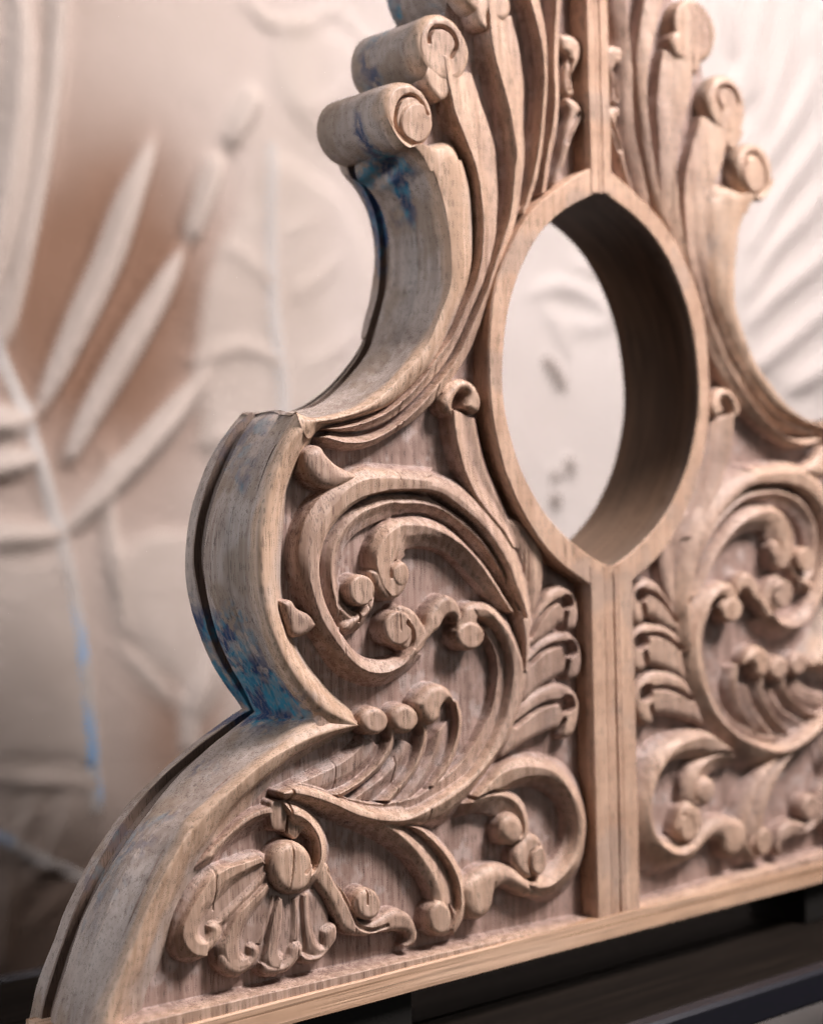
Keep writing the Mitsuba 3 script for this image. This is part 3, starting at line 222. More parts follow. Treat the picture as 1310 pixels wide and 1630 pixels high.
M = json.loads('''{"A":[[25,[[-588.1,12.8],[-571.4,47.5],[-552.9,71.2],[-535.4,97.7],[-508.5,130.6],[-482.6,162.1],[-463,178.8],[-433.5,198.6],[-407.3,212.7],[-375.3,223.6],[-345.7,232.5]]],[21,[[-596.1,15.3],
[-579,49.8],[-560.6,74.4],[-543.2,100.3],[-516.5,133.6],[-490.7,166.2],[-470.5,183.8],[-441.3,203.6],[-415.3,217.7],[-381.3,227.6],[-346.4,235.4]]],[18,[[-606.8,17.1],[-585.8,56.2],[-568,85.4],
[-548.7,112.5],[-523.6,142.6],[-496.7,173.2],[-475.2,188.9],[-446.2,206.9],[-419.6,220.3],[-385,230.1],[-347.9,237.1]]],[5,[[-623.6,23],[-601,62.8],[-583.4,97.1],[-556.1,137.1],[-529.6,158.4],
[-499.5,186.1],[-474,200.1],[-450.9,211.8],[-426,224.1],[-391.6,233.9],[-356.5,240.3]]],[-1,[[-635.6,27.4],[-611.8,73.2],[-591.8,109.6],[-562,152.9],[-532.1,179.4],[-501,201.9],[-469.1,218.7],
[-436.7,230.6],[-399.7,239.5],[-360.3,242.5]]],[5,[[-640.1,26.5],[-613.9,74.1],[-591.9,111.9],[-566.2,148.8],[-540.3,177.5],[-510.7,197.9],[-476.3,217.2],[-450.3,230.4],[-422.5,242.6],
[-391.1,248.8]]],[16,[[-641.9,24],[-611.8,74.9],[-589,112.9],[-567.3,145.7],[-544.7,174.5],[-515.8,193.9],[-478.6,215.2],[-451.2,228.9],[-424.6,244.9],[-405.2,253.6]]],[50,[[-640.3,24.6],
[-623.4,64.1],[-611.2,92],[-583.5,137.6],[-553.7,166.2],[-519.2,190.3],[-490.9,210.7],[-462,230.4],[-434,245.9],[-412.4,253.3]]],[93,[[-641.9,6.3],[-628.9,37.1],[-610.3,82.1],[-585.9,118.8],
[-551.4,157.8],[-522.7,185.1],[-491.2,209.8],[-465.8,226.1],[-424.9,248],[-414.3,253.7]]],[107,[[-643.9,4.8],[-630.2,41.4],[-609.6,86.5],[-583.5,128],[-548.9,169.8],[-513.7,198.5],[-482,218.8],
[-452.7,234.4],[-421.2,249.6],[-409.1,253.9]]],[125,[[-648.7,-4.9],[-639.6,24.2],[-625.3,53.7],[-609.5,86.9],[-593,113.3],[-570.9,142.8],[-542.2,173.8],[-506.8,199.2],[-470.5,222.4],[-434,241.9],
[-406.6,253.5]]]],"B":[[25,[[-332.9,241],[-345.1,253.4],[-376.5,280.9],[-406.8,317.9],[-422.3,362.7],[-424.8,399.8],[-421.4,435.5],[-413.6,472.4],[-397.9,501],[-382.2,520.3]]],[7,[[-354,243.5],
[-367.4,257.1],[-398.3,281.7],[-428,319.3],[-444.6,364.6],[-447.7,401.1],[-443.7,436.1],[-435.3,472.4],[-419.9,500.5],[-403.7,521.9]]],[-1,[[-360.3,243.7],[-395.2,262.9],[-425.2,294.2],[-449.8,334.3],
[-461.2,375.7],[-463.5,413.6],[-457.4,451.1],[-446.3,484.1],[-431.1,512],[-413,529.8]]],[4,[[-391.9,249],[-413.6,267.9],[-435.9,297.7],[-456.2,336.3],[-466.9,375.9],[-468.5,413.7],[-462.3,452.4],
[-449.1,486.6],[-433.2,514.6],[-415.7,537.1]]],[16,[[-405.2,253.6],[-422.1,276.1],[-440.1,305],[-456.9,339.3],[-464.9,375.5],[-465.8,413.5],[-459.6,453.1],[-446.4,488],[-430.3,516.3],[-411.9,543.7]]],
[50,[[-412.4,253.3],[-425.6,281.2],[-442.1,310.4],[-457,342.6],[-467.9,380.7],[-468.9,413.4],[-462,453.5],[-448.9,481.2],[-432.8,508.1],[-411.3,537.1],[-399.9,546.3]]],[93,[[-414.2,254.9],
[-428.2,282.8],[-447,315],[-461.6,357.5],[-467.5,396.6],[-461.8,440.6],[-451.5,468.9],[-431.3,508.4],[-413.4,535.5],[-400.3,546.8]]],[107,[[-409.1,254.6],[-428.3,285.6],[-447.9,317.4],[-462.4,362.6],
[-469.1,400.7],[-466.6,434.7],[-453,474.7],[-432.8,513.9],[-418,535],[-399.6,547.6]]],[125,[[-406.6,253.5],[-438.8,299],[-455.3,335.6],[-466.5,370.2],[-468.4,400.4],[-464.2,440.9],[-452.3,475.1],
[-435.1,506.5],[-415.8,530.8],[-397.8,549.2]]]],"C":[[22,[[-376.1,530.9],[-355.2,534.2],[-326.7,540.8],[-293.3,551.7],[-259.7,572.3],[-231.7,600.3],[-206.8,631.6],[-192.1,656],[-179.3,682],
[-171.1,715.4],[-170.4,736.5],[-171.3,767.8],[-177.3,797.1],[-186.6,818.4],[-186.8,803.3],[-197.9,825.8],[-256,813],[-279,821],[-296,837]]],[3,[[-395.2,531.7],[-369.7,535.8],[-343.7,541.9],
[-310.7,552.8],[-277.7,573.4],[-249.8,598.6],[-229.4,628.8],[-217,651.3],[-203.4,676.9],[-196.9,703.8],[-196,731.8],[-197,758.2],[-202.9,787],[-213.5,809.3],[-208.8,794.9],[-218,811.4],[-260,811],
[-283,817.5],[-298.5,835]]],[-1,[[-401.9,534.2],[-376.6,537.6],[-347.7,544.1],[-314.8,558.4],[-283,579.9],[-257.8,602.5],[-240.6,626.5],[-226.2,653.3],[-215.7,678.7],[-212,700.8],[-212.5,727],
[-215.9,751.5],[-222.4,777.1],[-233.8,797.7],[-233,784.5],[-242,799.4],[-256.7,813.6],[-275,808.5],[-289,817],[-301,835]]],[0,[[-402,536.9],[-375.8,539.8],[-347.9,546.4],[-314.9,562.8],[-285.1,585.9],
[-262.9,604.4],[-248.4,624.9],[-231.4,657.5],[-222.9,679.8],[-221.8,700.2],[-223.9,723.3],[-228.3,747.7],[-234.8,770.2],[-245.6,789.4],[-247.3,787.5],[-256.3,800.9],[-269.1,810.9],[-278,808],
[-291,816.5],[-302,835]]],[10,[[-398.4,539.8],[-370,543.2],[-343.9,550.6],[-312.8,567.1],[-282.9,591.2],[-261,611.5],[-246.5,625.9],[-230,658.6],[-222.5,680.9],[-221.2,701.5],[-223.5,724.7],
[-228.8,749.1],[-235.8,771.7],[-246.6,790.9],[-248.1,791.9],[-255.5,798.4],[-266.5,805.8],[-282,807],[-294,817],[-303.5,836]]],[54,[[-372.6,545.6],[-360.5,548.9],[-313.2,565.9],[-274.4,594.8],
[-256.5,615.4],[-247.8,625.4],[-229.1,663.3],[-222,700.9],[-222.8,736.6],[-229.6,762.8],[-240.5,782.5],[-246.1,789.3],[-245.3,803.9],[-270,806.5],[-284,812]]],[94,[[-347.1,550.5],[-343,551.4],
[-315.8,563.4],[-272.4,597.9],[-252.1,622.3],[-249.7,628.8],[-232.7,674.8],[-226.8,705.4],[-227.5,741.7],[-237.3,768],[-254.1,786],[-267.1,793.6],[-270,824]]],[109,[[-340.2,551.4],[-338.1,552.3],
[-308.6,566.1],[-269.2,599.1],[-251,623.6],[-249.3,630.2],[-231.2,676.5],[-227,714.8],[-228.1,742.2],[-235,767.4],[-249.7,791.8],[-264.7,800],[-270,824]]],[125,[[-334.7,553.2],[-296.4,572.4],
[-258.8,604.1],[-240.4,630.6],[-242.4,631.9],[-228.2,678.4],[-222.2,709.5],[-223.1,740.1],[-231.9,770],[-246.8,791.5],[-263.6,806.5],[-270,824]]]],"ring_out":[[-42.7,802.3],[-67.4,787.6],
[-99.1,767.7],[-118,748.9],[-136.9,723],[-153.6,697.3],[-164.2,673.6],[-168.9,650.5],[-172.1,626],[-173.9,597.3],[-173.6,561.6],[-171.8,548.7],[-166.6,521.6],[-157.3,491.2],[-141.7,459],
[-123.6,432.4],[-100.9,405.4],[-68.9,380.6],[-34.8,362.3]],"ring_in":[[0.1,791.9],[-27.4,780.2],[-51.2,770.5],[-72.6,757.5],[-98.1,736.2],[-115.2,714.5],[-128,693.2],[-138.7,670.8],[-146.4,648.7],
[-151.4,619.6],[-155,590.7],[-155.5,559],[-149.5,536.8],[-136.2,495.6],[-114.1,460],[-87.1,428.2],[-56.9,406.8],[-23.7,387.3],[-8.9,381.8]],"post_left":[[-15.7,994.7],[-16.4,919.5],[-18.3,814.1],
[-33.5,362.6],[-33.4,282.8],[-35.5,143.7],[-32.7,1.8]],"ledge_top":[[-587.3,11],[-445.4,9.7],[-354,9.6],[-255.7,4.4],[-190.6,-0.1],[-61.9,-2.3]],"ledge_front":[[-461.2,6.2],[-371.3,5.7],[-274.5,4],
[-210.5,1.2]],"rail_top":[[-389.7,-1.4],[-333.4,-0.6],[-210.6,-2.6],[-35.9,-3.8],[45.8,-1.7],[361.2,7.2]],"rail_low":[[-455,-23.7],[-131.5,-29],[-36.8,-29.7],[359.8,-27.6]],"tip":[[-407.3,278],
[-396.8,280.6],[-376.3,264.2],[-359.1,252.8],[-350.9,244.7],[-355,237.8],[-381.1,233.4],[-401.5,230.9],[-411.7,235.6],[-406.7,252.9]],"caps":[[[-235.5,842.5],[-237.2,853.2],[-242.1,862.8],
[-249.7,870.4],[-259.3,875.3],[-270,877],[-280.7,875.3],[-290.3,870.4],[-297.9,862.8],[-302.8,853.2],[-304.5,842.5],[-302.8,831.8],[-297.9,822.2],[-290.3,814.6],[-280.7,809.7],[-270,808],
[-259.3,809.7],[-249.7,814.6],[-242.1,822.2],[-237.2,831.8]],[[-185,914.5],[-186.8,925.8],[-192,936],[-200,944],[-210.2,949.2],[-221.5,951],[-232.8,949.2],[-243,944],[-251,936],[-256.2,925.8],
[-258,914.5],[-256.2,903.2],[-251,893],[-243,885],[-232.8,879.8],[-221.5,878],[-210.2,879.8],[-200,885],[-192,893],[-186.8,903.2]],[[-130,995],[-131.9,1006.7],[-137.3,1017.3],[-145.7,1025.7],
[-156.3,1031.1],[-168,1033],[-179.7,1031.1],[-190.3,1025.7],[-198.7,1017.3],[-204.1,1006.7],[-206,995],[-204.1,983.3],[-198.7,972.7],[-190.3,964.3],[-179.7,958.9],[-168,957],[-156.3,958.9],
[-145.7,964.3],[-137.3,972.7],[-131.9,983.3]]],"caps_back":[[-290.9,835.1],[-270.5,879.6],[-284.3,813],[-241.9,910.6],[-220,953.8],[-184.5,976.2]],"axis":[[3.9,1000.7],[2.7,823.2],[2.7,380.8],
[3.8,243.8],[4.3,121.3],[4.9,-0.8]]}''')
BLADES = json.loads('''[[12,[[-337,408],[-223,407],[-181,402],[-161,303],[-149,193],[-143,79],[-233,85],[-346,103]]],[11,[[202,1013],[143,948],[83,856],[45,748],[36,633],[66,519],[145,460],[230,478],[335,578],[405,703],
[409,839],[360,938],[285,992]]],[9,[[-347,677],[-273,667],[-232,575],[-219,521],[-353,505]]],[9,[[-112,392],[-84,270],[-22,191],[42,128],[89,171],[140,284],[62,404],[-37,426]]],[8,[[-347,82],
[-133,50],[-145,-17],[-178,-66],[-276,-59],[-351,-39]]],[9,[[243,1227],[369,1216],[473,1127],[415,1016],[298,1024],[214,1104]]],[8,[[-313,1216],[-157,1244],[-185,1006],[-230,806],[-291,697],
[-328,695]]],[8,[[1305,735],[1357,1065],[1510,1391],[1897,1617],[1967,983],[1812,670]]]]''')
W = json.loads('''[["leaflet",[6.8,14.4,5.1],26,[[-162,1243],[-170,1161],[-181,1069],[-193,996],[-218,886],[-242,796],[-266,698]]],["leaflet",[2.6,21.1,6.1],30,[[-10,1013],[-59,910],[-104,805],[-159,702],[-196,633],
[-219,592]]],["leaflet",[3.6,20.8,6.3],30,[[37,857],[-15,773],[-71,691],[-126,607],[-174,525]]],["leaflet",[7.8,12.6,8.7],24,[[98,990],[70,922],[43,864]]],["bud",[12.1,15.2,11.1],26,[[172,1098],
[147,1061],[119,1012]]],["leaflet",[2.7,15.6,5.5],28,[[68,661],[24,614],[-33,557],[-98,497],[-172,430]]],["leaflet",[3.3,16.5,6.6],26,[[-237,1230],[-230,1142],[-237,1044],[-250,954],[-266,882],
[-298,775]]],["leaflet",[4.9,13,4.9],22,[[-332,565],[-295,574],[-247,582],[-219,589]]],["leaflet",[4.9,11.4,4.1],20,[[-334,500],[-278,515],[-244,523],[-217,534]]],
["leaflet",[4.9,13.1,4.9],22,[[-337,417],[-280,420],[-223,418],[-181,424]]],["stem",[5.9,6.8,6.8],14,[[-291,714],[-264,658],[-238,601],[-214,526],[-190,431],[-170,340],[-158,248],[-149,148],
[-142,19]]],["stem",[5.2,7.2,7.2],12,[[199,1023],[189,923],[186,824],[190,735],[200,657],[204,577]]],["vein",[2,4,3],10,[[88,858],[123,849],[157,827],[186,802]]],["vein",[2,4.9,3],14,[[20,676],
[71,684],[124,700],[165,693],[195,674]]],["vein",[2.1,4.2,3.2],9,[[276,916],[244,896],[214,880]]],["vein",[2.1,5.4,3.2],9,[[325,854],[279,815],[226,782]]],["vein",[2.2,5.4,3.3],9,[[366,738],[313,705],
[249,668]]],["vein",[1.9,4.9,2.9],10,[[33,552],[79,557],[125,567]]],["vein",[1.9,3.7,2.8],8,[[-48,410],[-5,408],[29,413]]],["leaflet",[2.7,7.1,3.6],14,[[-105,557],[-108,465],[-102,373],[-92,290],
[-79,268]]],["vein",[1.8,5.5,3.7],12,[[-106,261],[-65,223],[-23,181],[31,138]]],["leaflet",[3.8,8.6,5.8],16,[[66,240],[42,185],[23,139],[18,83]]],["leaflet",[4.2,6.7,4.2],16,[[-328,92],[-291,85],
[-233,74],[-184,68],[-143,56]]],["vein",[2.5,4.1,2.5],12,[[-240,52],[-249,25],[-264,5],[-273,-11]]],["vein",[2.6,4.3,2.6],12,[[-184,45],[-197,9],[-214,-16],[-217,-44]]],
["vein",[2.5,4.2,2.5],14,[[-197,-56],[-237,-59],[-272,-88]]],["vein",[2.6,4.3,2.6],14,[[-173,-85],[-214,-105],[-259,-135]]],["stem",[3.3,5,3.3],14,[[-321,19],[-284,-4],[-246,-31],[-202,-55],
[-158,-79]]],["leaflet",[4.1,6.6,4.1],14,[[-280,-52],[-285,-102],[-289,-180]]],["vein",[4.3,10.6,4.3],14,[[153,1252],[194,1221],[236,1216],[293,1235],[345,1266]]],["vein",[3.2,6.3,3.2],8,[[236,1211],
[219,1164],[212,1113]]],["vein",[3.3,6.6,3.3],8,[[250,1080],[314,1107],[367,1157]]],["vein",[4.6,9.1,4.6],9,[[351,1255],[395,1220],[448,1197]]],["vein",[5.6,13.9,6.9],12,[[754,817],[833,838],
[898,830],[988,783]]],["vein",[5.5,12.3,5.5],12,[[800,797],[831,764],[850,719]]],["vein",[4.2,12.7,7.1],9,[[988,783],[912,768],[847,770]]],["vein",[5.6,12.7,5.6],9,[[859,885],[908,877],[958,887]]],
["twig",[5.4,8.1,5.4],16,[[793,704],[815,682],[839,652]]],["berry",[5.5,9.6,5.5],16,[[849,522],[848,496]]],["berry",[5.4,8.1,5.4],16,[[812,500],[811,484]]],["berry",[5.4,9.5,5.4],16,[[812,459],
[811,436]]],["leaflet",[6.1,13.8,6.1],16,[[1233,1447],[1238,1374],[1255,1325]]],["leaflet",[6.4,14.3,6.4],16,[[1333,1464],[1339,1390],[1343,1330]]],["leaflet",[6.5,14.7,6.5],16,[[1436,1482],
[1419,1403],[1381,1296]]],["leaflet",[6.7,15.1,6.7],16,[[1531,1499],[1511,1404],[1470,1295],[1431,1200]]],["leaflet",[6.5,14.6,6.5],16,[[1417,1345],[1405,1286],[1387,1246]]],
["leaflet",[6.8,15.2,6.8],16,[[1597,1345],[1559,1281],[1482,1187],[1429,1123]]],["leaflet",[6.3,14.3,6.3],16,[[1356,1305],[1344,1253],[1333,1214]]],["leaflet",[6.7,15,6.7],16,[[1609,1202],[1542,1129],
[1445,1035],[1372,940]]],["leaflet",[6.7,15,6.7],16,[[1649,1107],[1538,1017],[1421,931],[1358,851]]],["leaflet",[6.7,15,6.7],16,[[1666,981],[1555,914],[1428,842],[1356,787]]],
["leaflet",[6.7,15.1,6.7],16,[[1683,869],[1572,810],[1444,740],[1342,686]]],["leaflet",[6.9,15.5,6.9],16,[[1701,749],[1590,705],[1482,657]]],["leaflet",[6.4,14.3,6.4],16,[[1381,1194],[1359,1141],
[1348,1089]]]]''')


# ------------------------------------------------------------------ materials
def C(r, g, b):
    return mi.Color3f(r, g, b)


def grain(p, along="z"):
    """(slow streaks, fine pores) of the wood, running along z or x."""
    a, b, c = (p.x, p.y, p.z) if along == "z" else (p.z, p.y, p.x)
    wob = 0.004 * fbm(a * 9, b * 9, c * 5, 2)
    s = fbm((a + wob) * 230, b * 230, c * 7, 3)
    q = noise((a + wob) * 1150, b * 1150, c * 95)
    q2 = noise((a + wob) * 640 + 7, b * 640, c * 40)
    pores = dr.maximum(0.75 * smoothstep(0.62, 0.82, q), 0.9 * smoothstep(0.76, 0.90, q2))
    return s, pores


def paint(p):
    """Where old blue paint is left: near the notch of the edge, under and on the scroll ends."""
    ax = dr.abs(p.x)
    n = fbm(p.x * 38, p.y * 55, p.z * 38, 4)
    fine = fbm(p.x * 160, p.y * 160, p.z * 90, 3)

    def spot(x, y, z, rx, ry, rz):
        return dr.exp(-(dr.square((ax - x) / rx) + dr.square((p.y - y) / ry) + dr.square((p.z - z) / rz)))

    m = 1.15 * spot(0.425, 0.07, 0.268, 0.05, 0.07, 0.030) + 0.75 * spot(0.452, 0.07, 0.33, 0.03, 0.06, 0.05) * smoothstep(0.012, 0.04, p.y)
    m += 1.0 * spot(0.235, 0.112, 0.745, 0.03, 0.014, 0.06) + 0.8 * spot(0.24, 0.054, 0.765, 0.03, 0.010, 0.03) + 0.6 * spot(0.235, 0.075, 0.75, 0.03, 0.012, 0.016) + 0.85 * spot(0.258, 0.06, 0.797, 0.035, 0.05, 0.022) * smoothstep(0.0, 0.02, p.y)
    m += 0.75 * spot(0.30, 0.045, 0.825, 0.03, 0.012, 0.035) + 0.62 * spot(0.25, 0.085, 0.90, 0.04, 0.03, 0.04) + 0.5 * spot(0.22, 0.05, 0.955, 0.05, 0.05, 0.03)
    m += 0.42 * smoothstep(0.02, 0.05, p.y) * smoothstep(0.55, 0.66, fbm(p.x * 14 + 3, p.y * 14, p.z * 7, 2))
    return smoothstep(0.26, 0.74, m * (0.45 + 1.1 * n) - 0.25 * smoothstep(0.45, 0.7, fine)), n


def carved_color(p, n, uv):
    s, pores = grain(p)
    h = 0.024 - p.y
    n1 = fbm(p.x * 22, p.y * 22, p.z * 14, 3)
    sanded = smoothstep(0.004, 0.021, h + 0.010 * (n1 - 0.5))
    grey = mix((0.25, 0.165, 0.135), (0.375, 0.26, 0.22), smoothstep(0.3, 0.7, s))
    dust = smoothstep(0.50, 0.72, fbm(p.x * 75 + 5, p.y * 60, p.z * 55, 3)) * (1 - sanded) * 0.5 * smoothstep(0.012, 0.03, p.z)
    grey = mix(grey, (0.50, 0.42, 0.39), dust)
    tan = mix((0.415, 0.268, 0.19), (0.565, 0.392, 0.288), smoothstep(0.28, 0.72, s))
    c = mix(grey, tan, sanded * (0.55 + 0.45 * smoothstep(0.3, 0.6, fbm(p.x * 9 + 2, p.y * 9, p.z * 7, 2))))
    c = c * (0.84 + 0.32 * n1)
    b, bn = paint(p)
    c = mix(c, (0.10, 0.16, 0.27), 0.35 * b)
    dark = smoothstep(0.62, 0.80, noise(p.x * 780, p.y * 780, p.z * 11)) * smoothstep(0.4, 0.6, n1)
    c = c * (1 - 0.34 * dark * (1 - 0.5 * sanded))
    return c * (1 - 0.50 * pores)


def carved_bump(p, n, uv):
    s, pores = grain(p)
    return 0.00022 * s - 0.00022 * pores + 0.0004 * fbm(p.x * 90, p.y * 90, p.z * 70, 2)


def edge_color(p, n, uv, grooved=1.0):
    s, pores = grain(p)
    n1 = fbm(p.x * 24, p.y * 24, p.z * 16, 3)
    grey = mix((0.26, 0.195, 0.162), (0.43, 0.35, 0.305), smoothstep(0.25, 0.75, 0.5 * s + 0.5 * n1))
    brown = smoothstep(0.50, 0.66, fbm(p.x * 30 + 9, p.y * 30, p.z * 20, 3))
    grey = mix(grey, (0.23, 0.155, 0.10), 0.5 * brown)
    tan = mix((0.42, 0.275, 0.188), (0.55, 0.385, 0.28), smoothstep(0.28, 0.72, s))
    c = mix(grey, tan, smoothstep(0.026, 0.004, p.y + 0.040 * (n1 - 0.5)))
    groove = smoothstep(0.094, 0.0955, p.y) * smoothstep(0.1105, 0.1088, p.y)
    c = mix(c, (0.15, 0.10, 0.076), groove * 0.9 * grooved)
    b, bn = paint(p)
    blue = mix((0.018, 0.045, 0.115), (0.030, 0.185, 0.275), smoothstep(0.42, 0.66, fbm(p.x * 60 + 4, p.y * 60, p.z * 45, 3)))
    worn = smoothstep(0.30, 0.62, noise(p.x * 500, p.y * 500, p.z * 60) * 0.55 + 0.45 * s)
    c = mix(c, blue, b * (0.66 + 0.32 * worn))
    return c * (1 - 0.45 * pores * (1 - 0.7 * b))


def end_color(p, n, uv):
    return edge_color(p, n, uv, 0.0)


def plain_color(along):
    def f(p, n, uv):
        s, pores = grain(p, along)
        n1 = fbm(p.x * 10, p.y * 30, p.z * 30, 3)
        c = mix((0.46, 0.29, 0.20), (0.62, 0.42, 0.305), smoothstep(0.25, 0.75, 0.6 * s + 0.4 * n1))
        c = mix(c, (0.36, 0.275, 0.23), 0.45 * smoothstep(0.5, 0.68, fbm(p.x * 26, p.y * 26, p.z * 17, 3)))
        return c * (1 - 0.42 * pores)
    return f


def rail_color(p, n, uv):
    w = 0.006 * fbm(p.x * 3, p.y * 20, 1.0, 2)
    s = noise((p.z + w) * 420, p.y * 200, p.x * 2.5)
    s2 = noise((p.z + w) * 900, p.y * 200, p.x * 9)
    c = mix((0.53, 0.335, 0.218), (0.64, 0.44, 0.312), fbm(p.x * 8, p.y * 30, p.z * 60, 2))
    c = mix(c, (0.30, 0.17, 0.10), 0.8 * smoothstep(0.52, 0.74, s))
    return c * (1 - 0.28 * smoothstep(0.6, 0.8, s2))


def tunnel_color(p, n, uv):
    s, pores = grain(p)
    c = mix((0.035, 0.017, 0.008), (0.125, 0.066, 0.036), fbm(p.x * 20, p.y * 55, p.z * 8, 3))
    c = mix(c, (0.22, 0.15, 0.105), 0.55 * smoothstep(0.56, 0.40, p.z + 0.05 * s))  # lower part painted lighter, as if lit from above
    c = mix(c, (0.20, 0.155, 0.13), 0.5 * smoothstep(0.035, 0.002, p.y + 0.02 * s))  # light falling in at the front edge, painted as a paler strip
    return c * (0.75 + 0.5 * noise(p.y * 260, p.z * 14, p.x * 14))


def bumped(col, bump, rough, spec=0.25, scale=1.0):
    return {"type": "twosided", "b": {"type": "bumpmap", "scale": scale, "t": proc(bump, 4e-4),
                                      "b": {"type": "principled", "base_color": proc(col), "roughness": rough, "specular": spec}}}


def rail_bump(p, n, uv):
    return 0.0005 * noise(p.z * 700, p.y * 500, p.x * 8) + 0.0006 * noise(p.z * 120, p.y * 90, p.x * 40)


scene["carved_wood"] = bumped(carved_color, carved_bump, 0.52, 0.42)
scene["edge_wood"] = bumped(edge_color, carved_bump, 0.52, 0.4)
scene["end_wood"] = bumped(end_color, carved_bump, 0.52, 0.4)
scene["plain_wood"] = bumped(plain_color("z"), carved_bump, 0.6)
scene["rail_wood"] = bumped(rail_color, rail_bump, 0.55)
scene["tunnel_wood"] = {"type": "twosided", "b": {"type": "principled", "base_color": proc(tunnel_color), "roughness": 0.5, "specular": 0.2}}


def leaf_color(p, n, uv):
    n1 = fbm(p.x * 9, p.z * 9, 2.0, 3)
    c = mix((0.43, 0.36, 0.315), (0.50, 0.43, 0.385), n1)
    return mix(c, (0.17, 0.10, 0.065), 0.85 * dr.exp(-(dr.square((p.x + 0.17) / 0.34) + dr.square((p.z + 0.22) / 0.22))))  # shade over the lower left leaves, painted into their colour


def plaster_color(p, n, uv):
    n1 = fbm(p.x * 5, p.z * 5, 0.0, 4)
    c = mix((0.42, 0.335, 0.288), (0.56, 0.505, 0.478), smoothstep(-0.3, 0.9, p.x) * 0.8 + 0.2 * n1)  # paler to the right: light falloff put into the base colour
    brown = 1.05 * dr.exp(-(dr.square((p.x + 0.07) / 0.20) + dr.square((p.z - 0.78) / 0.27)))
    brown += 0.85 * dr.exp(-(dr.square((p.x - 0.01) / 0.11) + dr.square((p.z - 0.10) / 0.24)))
    wall_shade = smoothstep(0.15, 0.95, 1.35 * dr.exp(-(dr.square((p.x + 0.17) / 0.32) + dr.square((p.z + 0.23) / 0.23))) * (0.7 + 0.6 * n1))  # shade on the wall's lower left, painted into the plaster colour
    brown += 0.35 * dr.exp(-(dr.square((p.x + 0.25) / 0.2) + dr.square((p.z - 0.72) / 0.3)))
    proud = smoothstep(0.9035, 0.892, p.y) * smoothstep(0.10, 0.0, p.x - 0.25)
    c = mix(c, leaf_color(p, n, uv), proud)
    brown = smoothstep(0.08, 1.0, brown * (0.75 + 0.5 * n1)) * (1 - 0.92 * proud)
    return mix(mix(c, (0.20, 0.108, 0.068), 0.9 * brown), (0.095, 0.062, 0.046), (0.92 - 0.25 * proud) * wall_shade)


def stem_color(p, n, uv):
    n1 = fbm(p.x * 16, p.z * 10, 4.0, 3)
    blue = smoothstep(0.42, 0.60, n1) * smoothstep(0.40, 0.15, p.z)
    return mix(mix((0.40, 0.355, 0.325), (0.48, 0.44, 0.415), n1), (0.22, 0.36, 0.56), blue)


def twig_color(p, n, uv):
    return mix((0.21, 0.175, 0.155), (0.33, 0.285, 0.26), fbm(p.x * 30, p.z * 30, 1.0, 2))


def plaster_bump(p, n, uv):
    return 0.002 * fbm(p.x * 120, p.z * 120, 0.0, 3)


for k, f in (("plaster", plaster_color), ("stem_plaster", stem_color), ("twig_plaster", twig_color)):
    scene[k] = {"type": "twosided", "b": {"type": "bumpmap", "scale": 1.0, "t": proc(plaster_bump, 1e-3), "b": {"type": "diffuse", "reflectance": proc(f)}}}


def table_color(p, n, uv):
    s = fbm(p.x * 6, p.y * 90, 0.0, 3)
    return mix((0.004, 0.003, 0.0025), (0.014, 0.010, 0.0075), s)


scene["table_wood"] = {"type": "twosided", "b": {"type": "principled", "base_color": proc(table_color), "roughness": 0.75, "specular": 0.06}}
scene["black_steel"] = {"type": "twosided", "b": {"type": "principled", "base_color": {"type": "rgb", "value": [0.016, 0.016, 0.022]}, "roughness": 0.32, "metallic": 0.2, "specular": 0.5}}
scene["black_wood"] = {"type": "twosided", "b": {"type": "principled", "base_color": {"type": "rgb", "value": [0.012, 0.011, 0.010]}, "roughness": 0.6, "specular": 0.2}}


# ------------------------------------------------------------------ curve and mesh tools
def spline(pts, n):
    """n points along a smooth curve through pts, evenly by length."""
    a = np.asarray(pts, float)
    keep = np.r_[True, np.linalg.norm(np.diff(a, axis=0), axis=1) > 1e-6]
    a = a[keep]
    t = np.r_[0, np.cumsum(np.sqrt(np.linalg.norm(np.diff(a, axis=0), axis=1)))]
    d = PchipInterpolator(t, a) if len(a) < 3 else None
    if d is None:
        # Catmull-Rom tangents, limited: no overshoot at uneven spacing
        m = np.gradient(a, t, axis=0)
        from scipy.interpolate import CubicHermiteSpline
        d = CubicHermiteSpline(t, a, m)
    b = d(np.linspace(0, t[-1], 8 * n))
    s = np.r_[0, np.cumsum(np.linalg.norm(np.diff(b, axis=0), axis=1))]
    q = np.linspace(0, s[-1], n)
    return np.stack([np.interp(q, s, b[:, k]) for k in range(2)], 1)


def closed_spline(pts, n):
    a = np.asarray(pts, float)
    b = spline(np.vstack([a[-2:], a, a[:3]]), 6 * n)
    i = np.argmin(np.linalg.norm(b[:3 * n] - a[0], axis=1))
    j = len(b) // 2 + np.argmin(np.linalg.norm(b[len(b) // 2:] - a[0], axis=1))
    c = b[i:j]
    return c[np.linspace(0, len(c) - 1, n, endpoint=False).astype(int)]


def inside(poly, X, Y):
    """Even-odd test of the grid points against a polygon."""
    hit = np.zeros(X.shape, bool)
    x0, y0 = poly[-1]
    for x1, y1 in poly:
        if y0 != y1:
            c = (y1 > Y) != (y0 > Y)
            hit ^= c & (X < (x0 - x1) * (Y - y1) / (y0 - y1) + x1)
        x0, y0 = x1, y1
    return hit


def add(key, mesh, bsdf, smooth=35):
    base, n = key, 0
    while key in scene:
        n += 1
        key = f"{base}_{n:03d}"
    scene[key] = mikit.ply(mesh, bsdf, smooth=smooth)
    return key


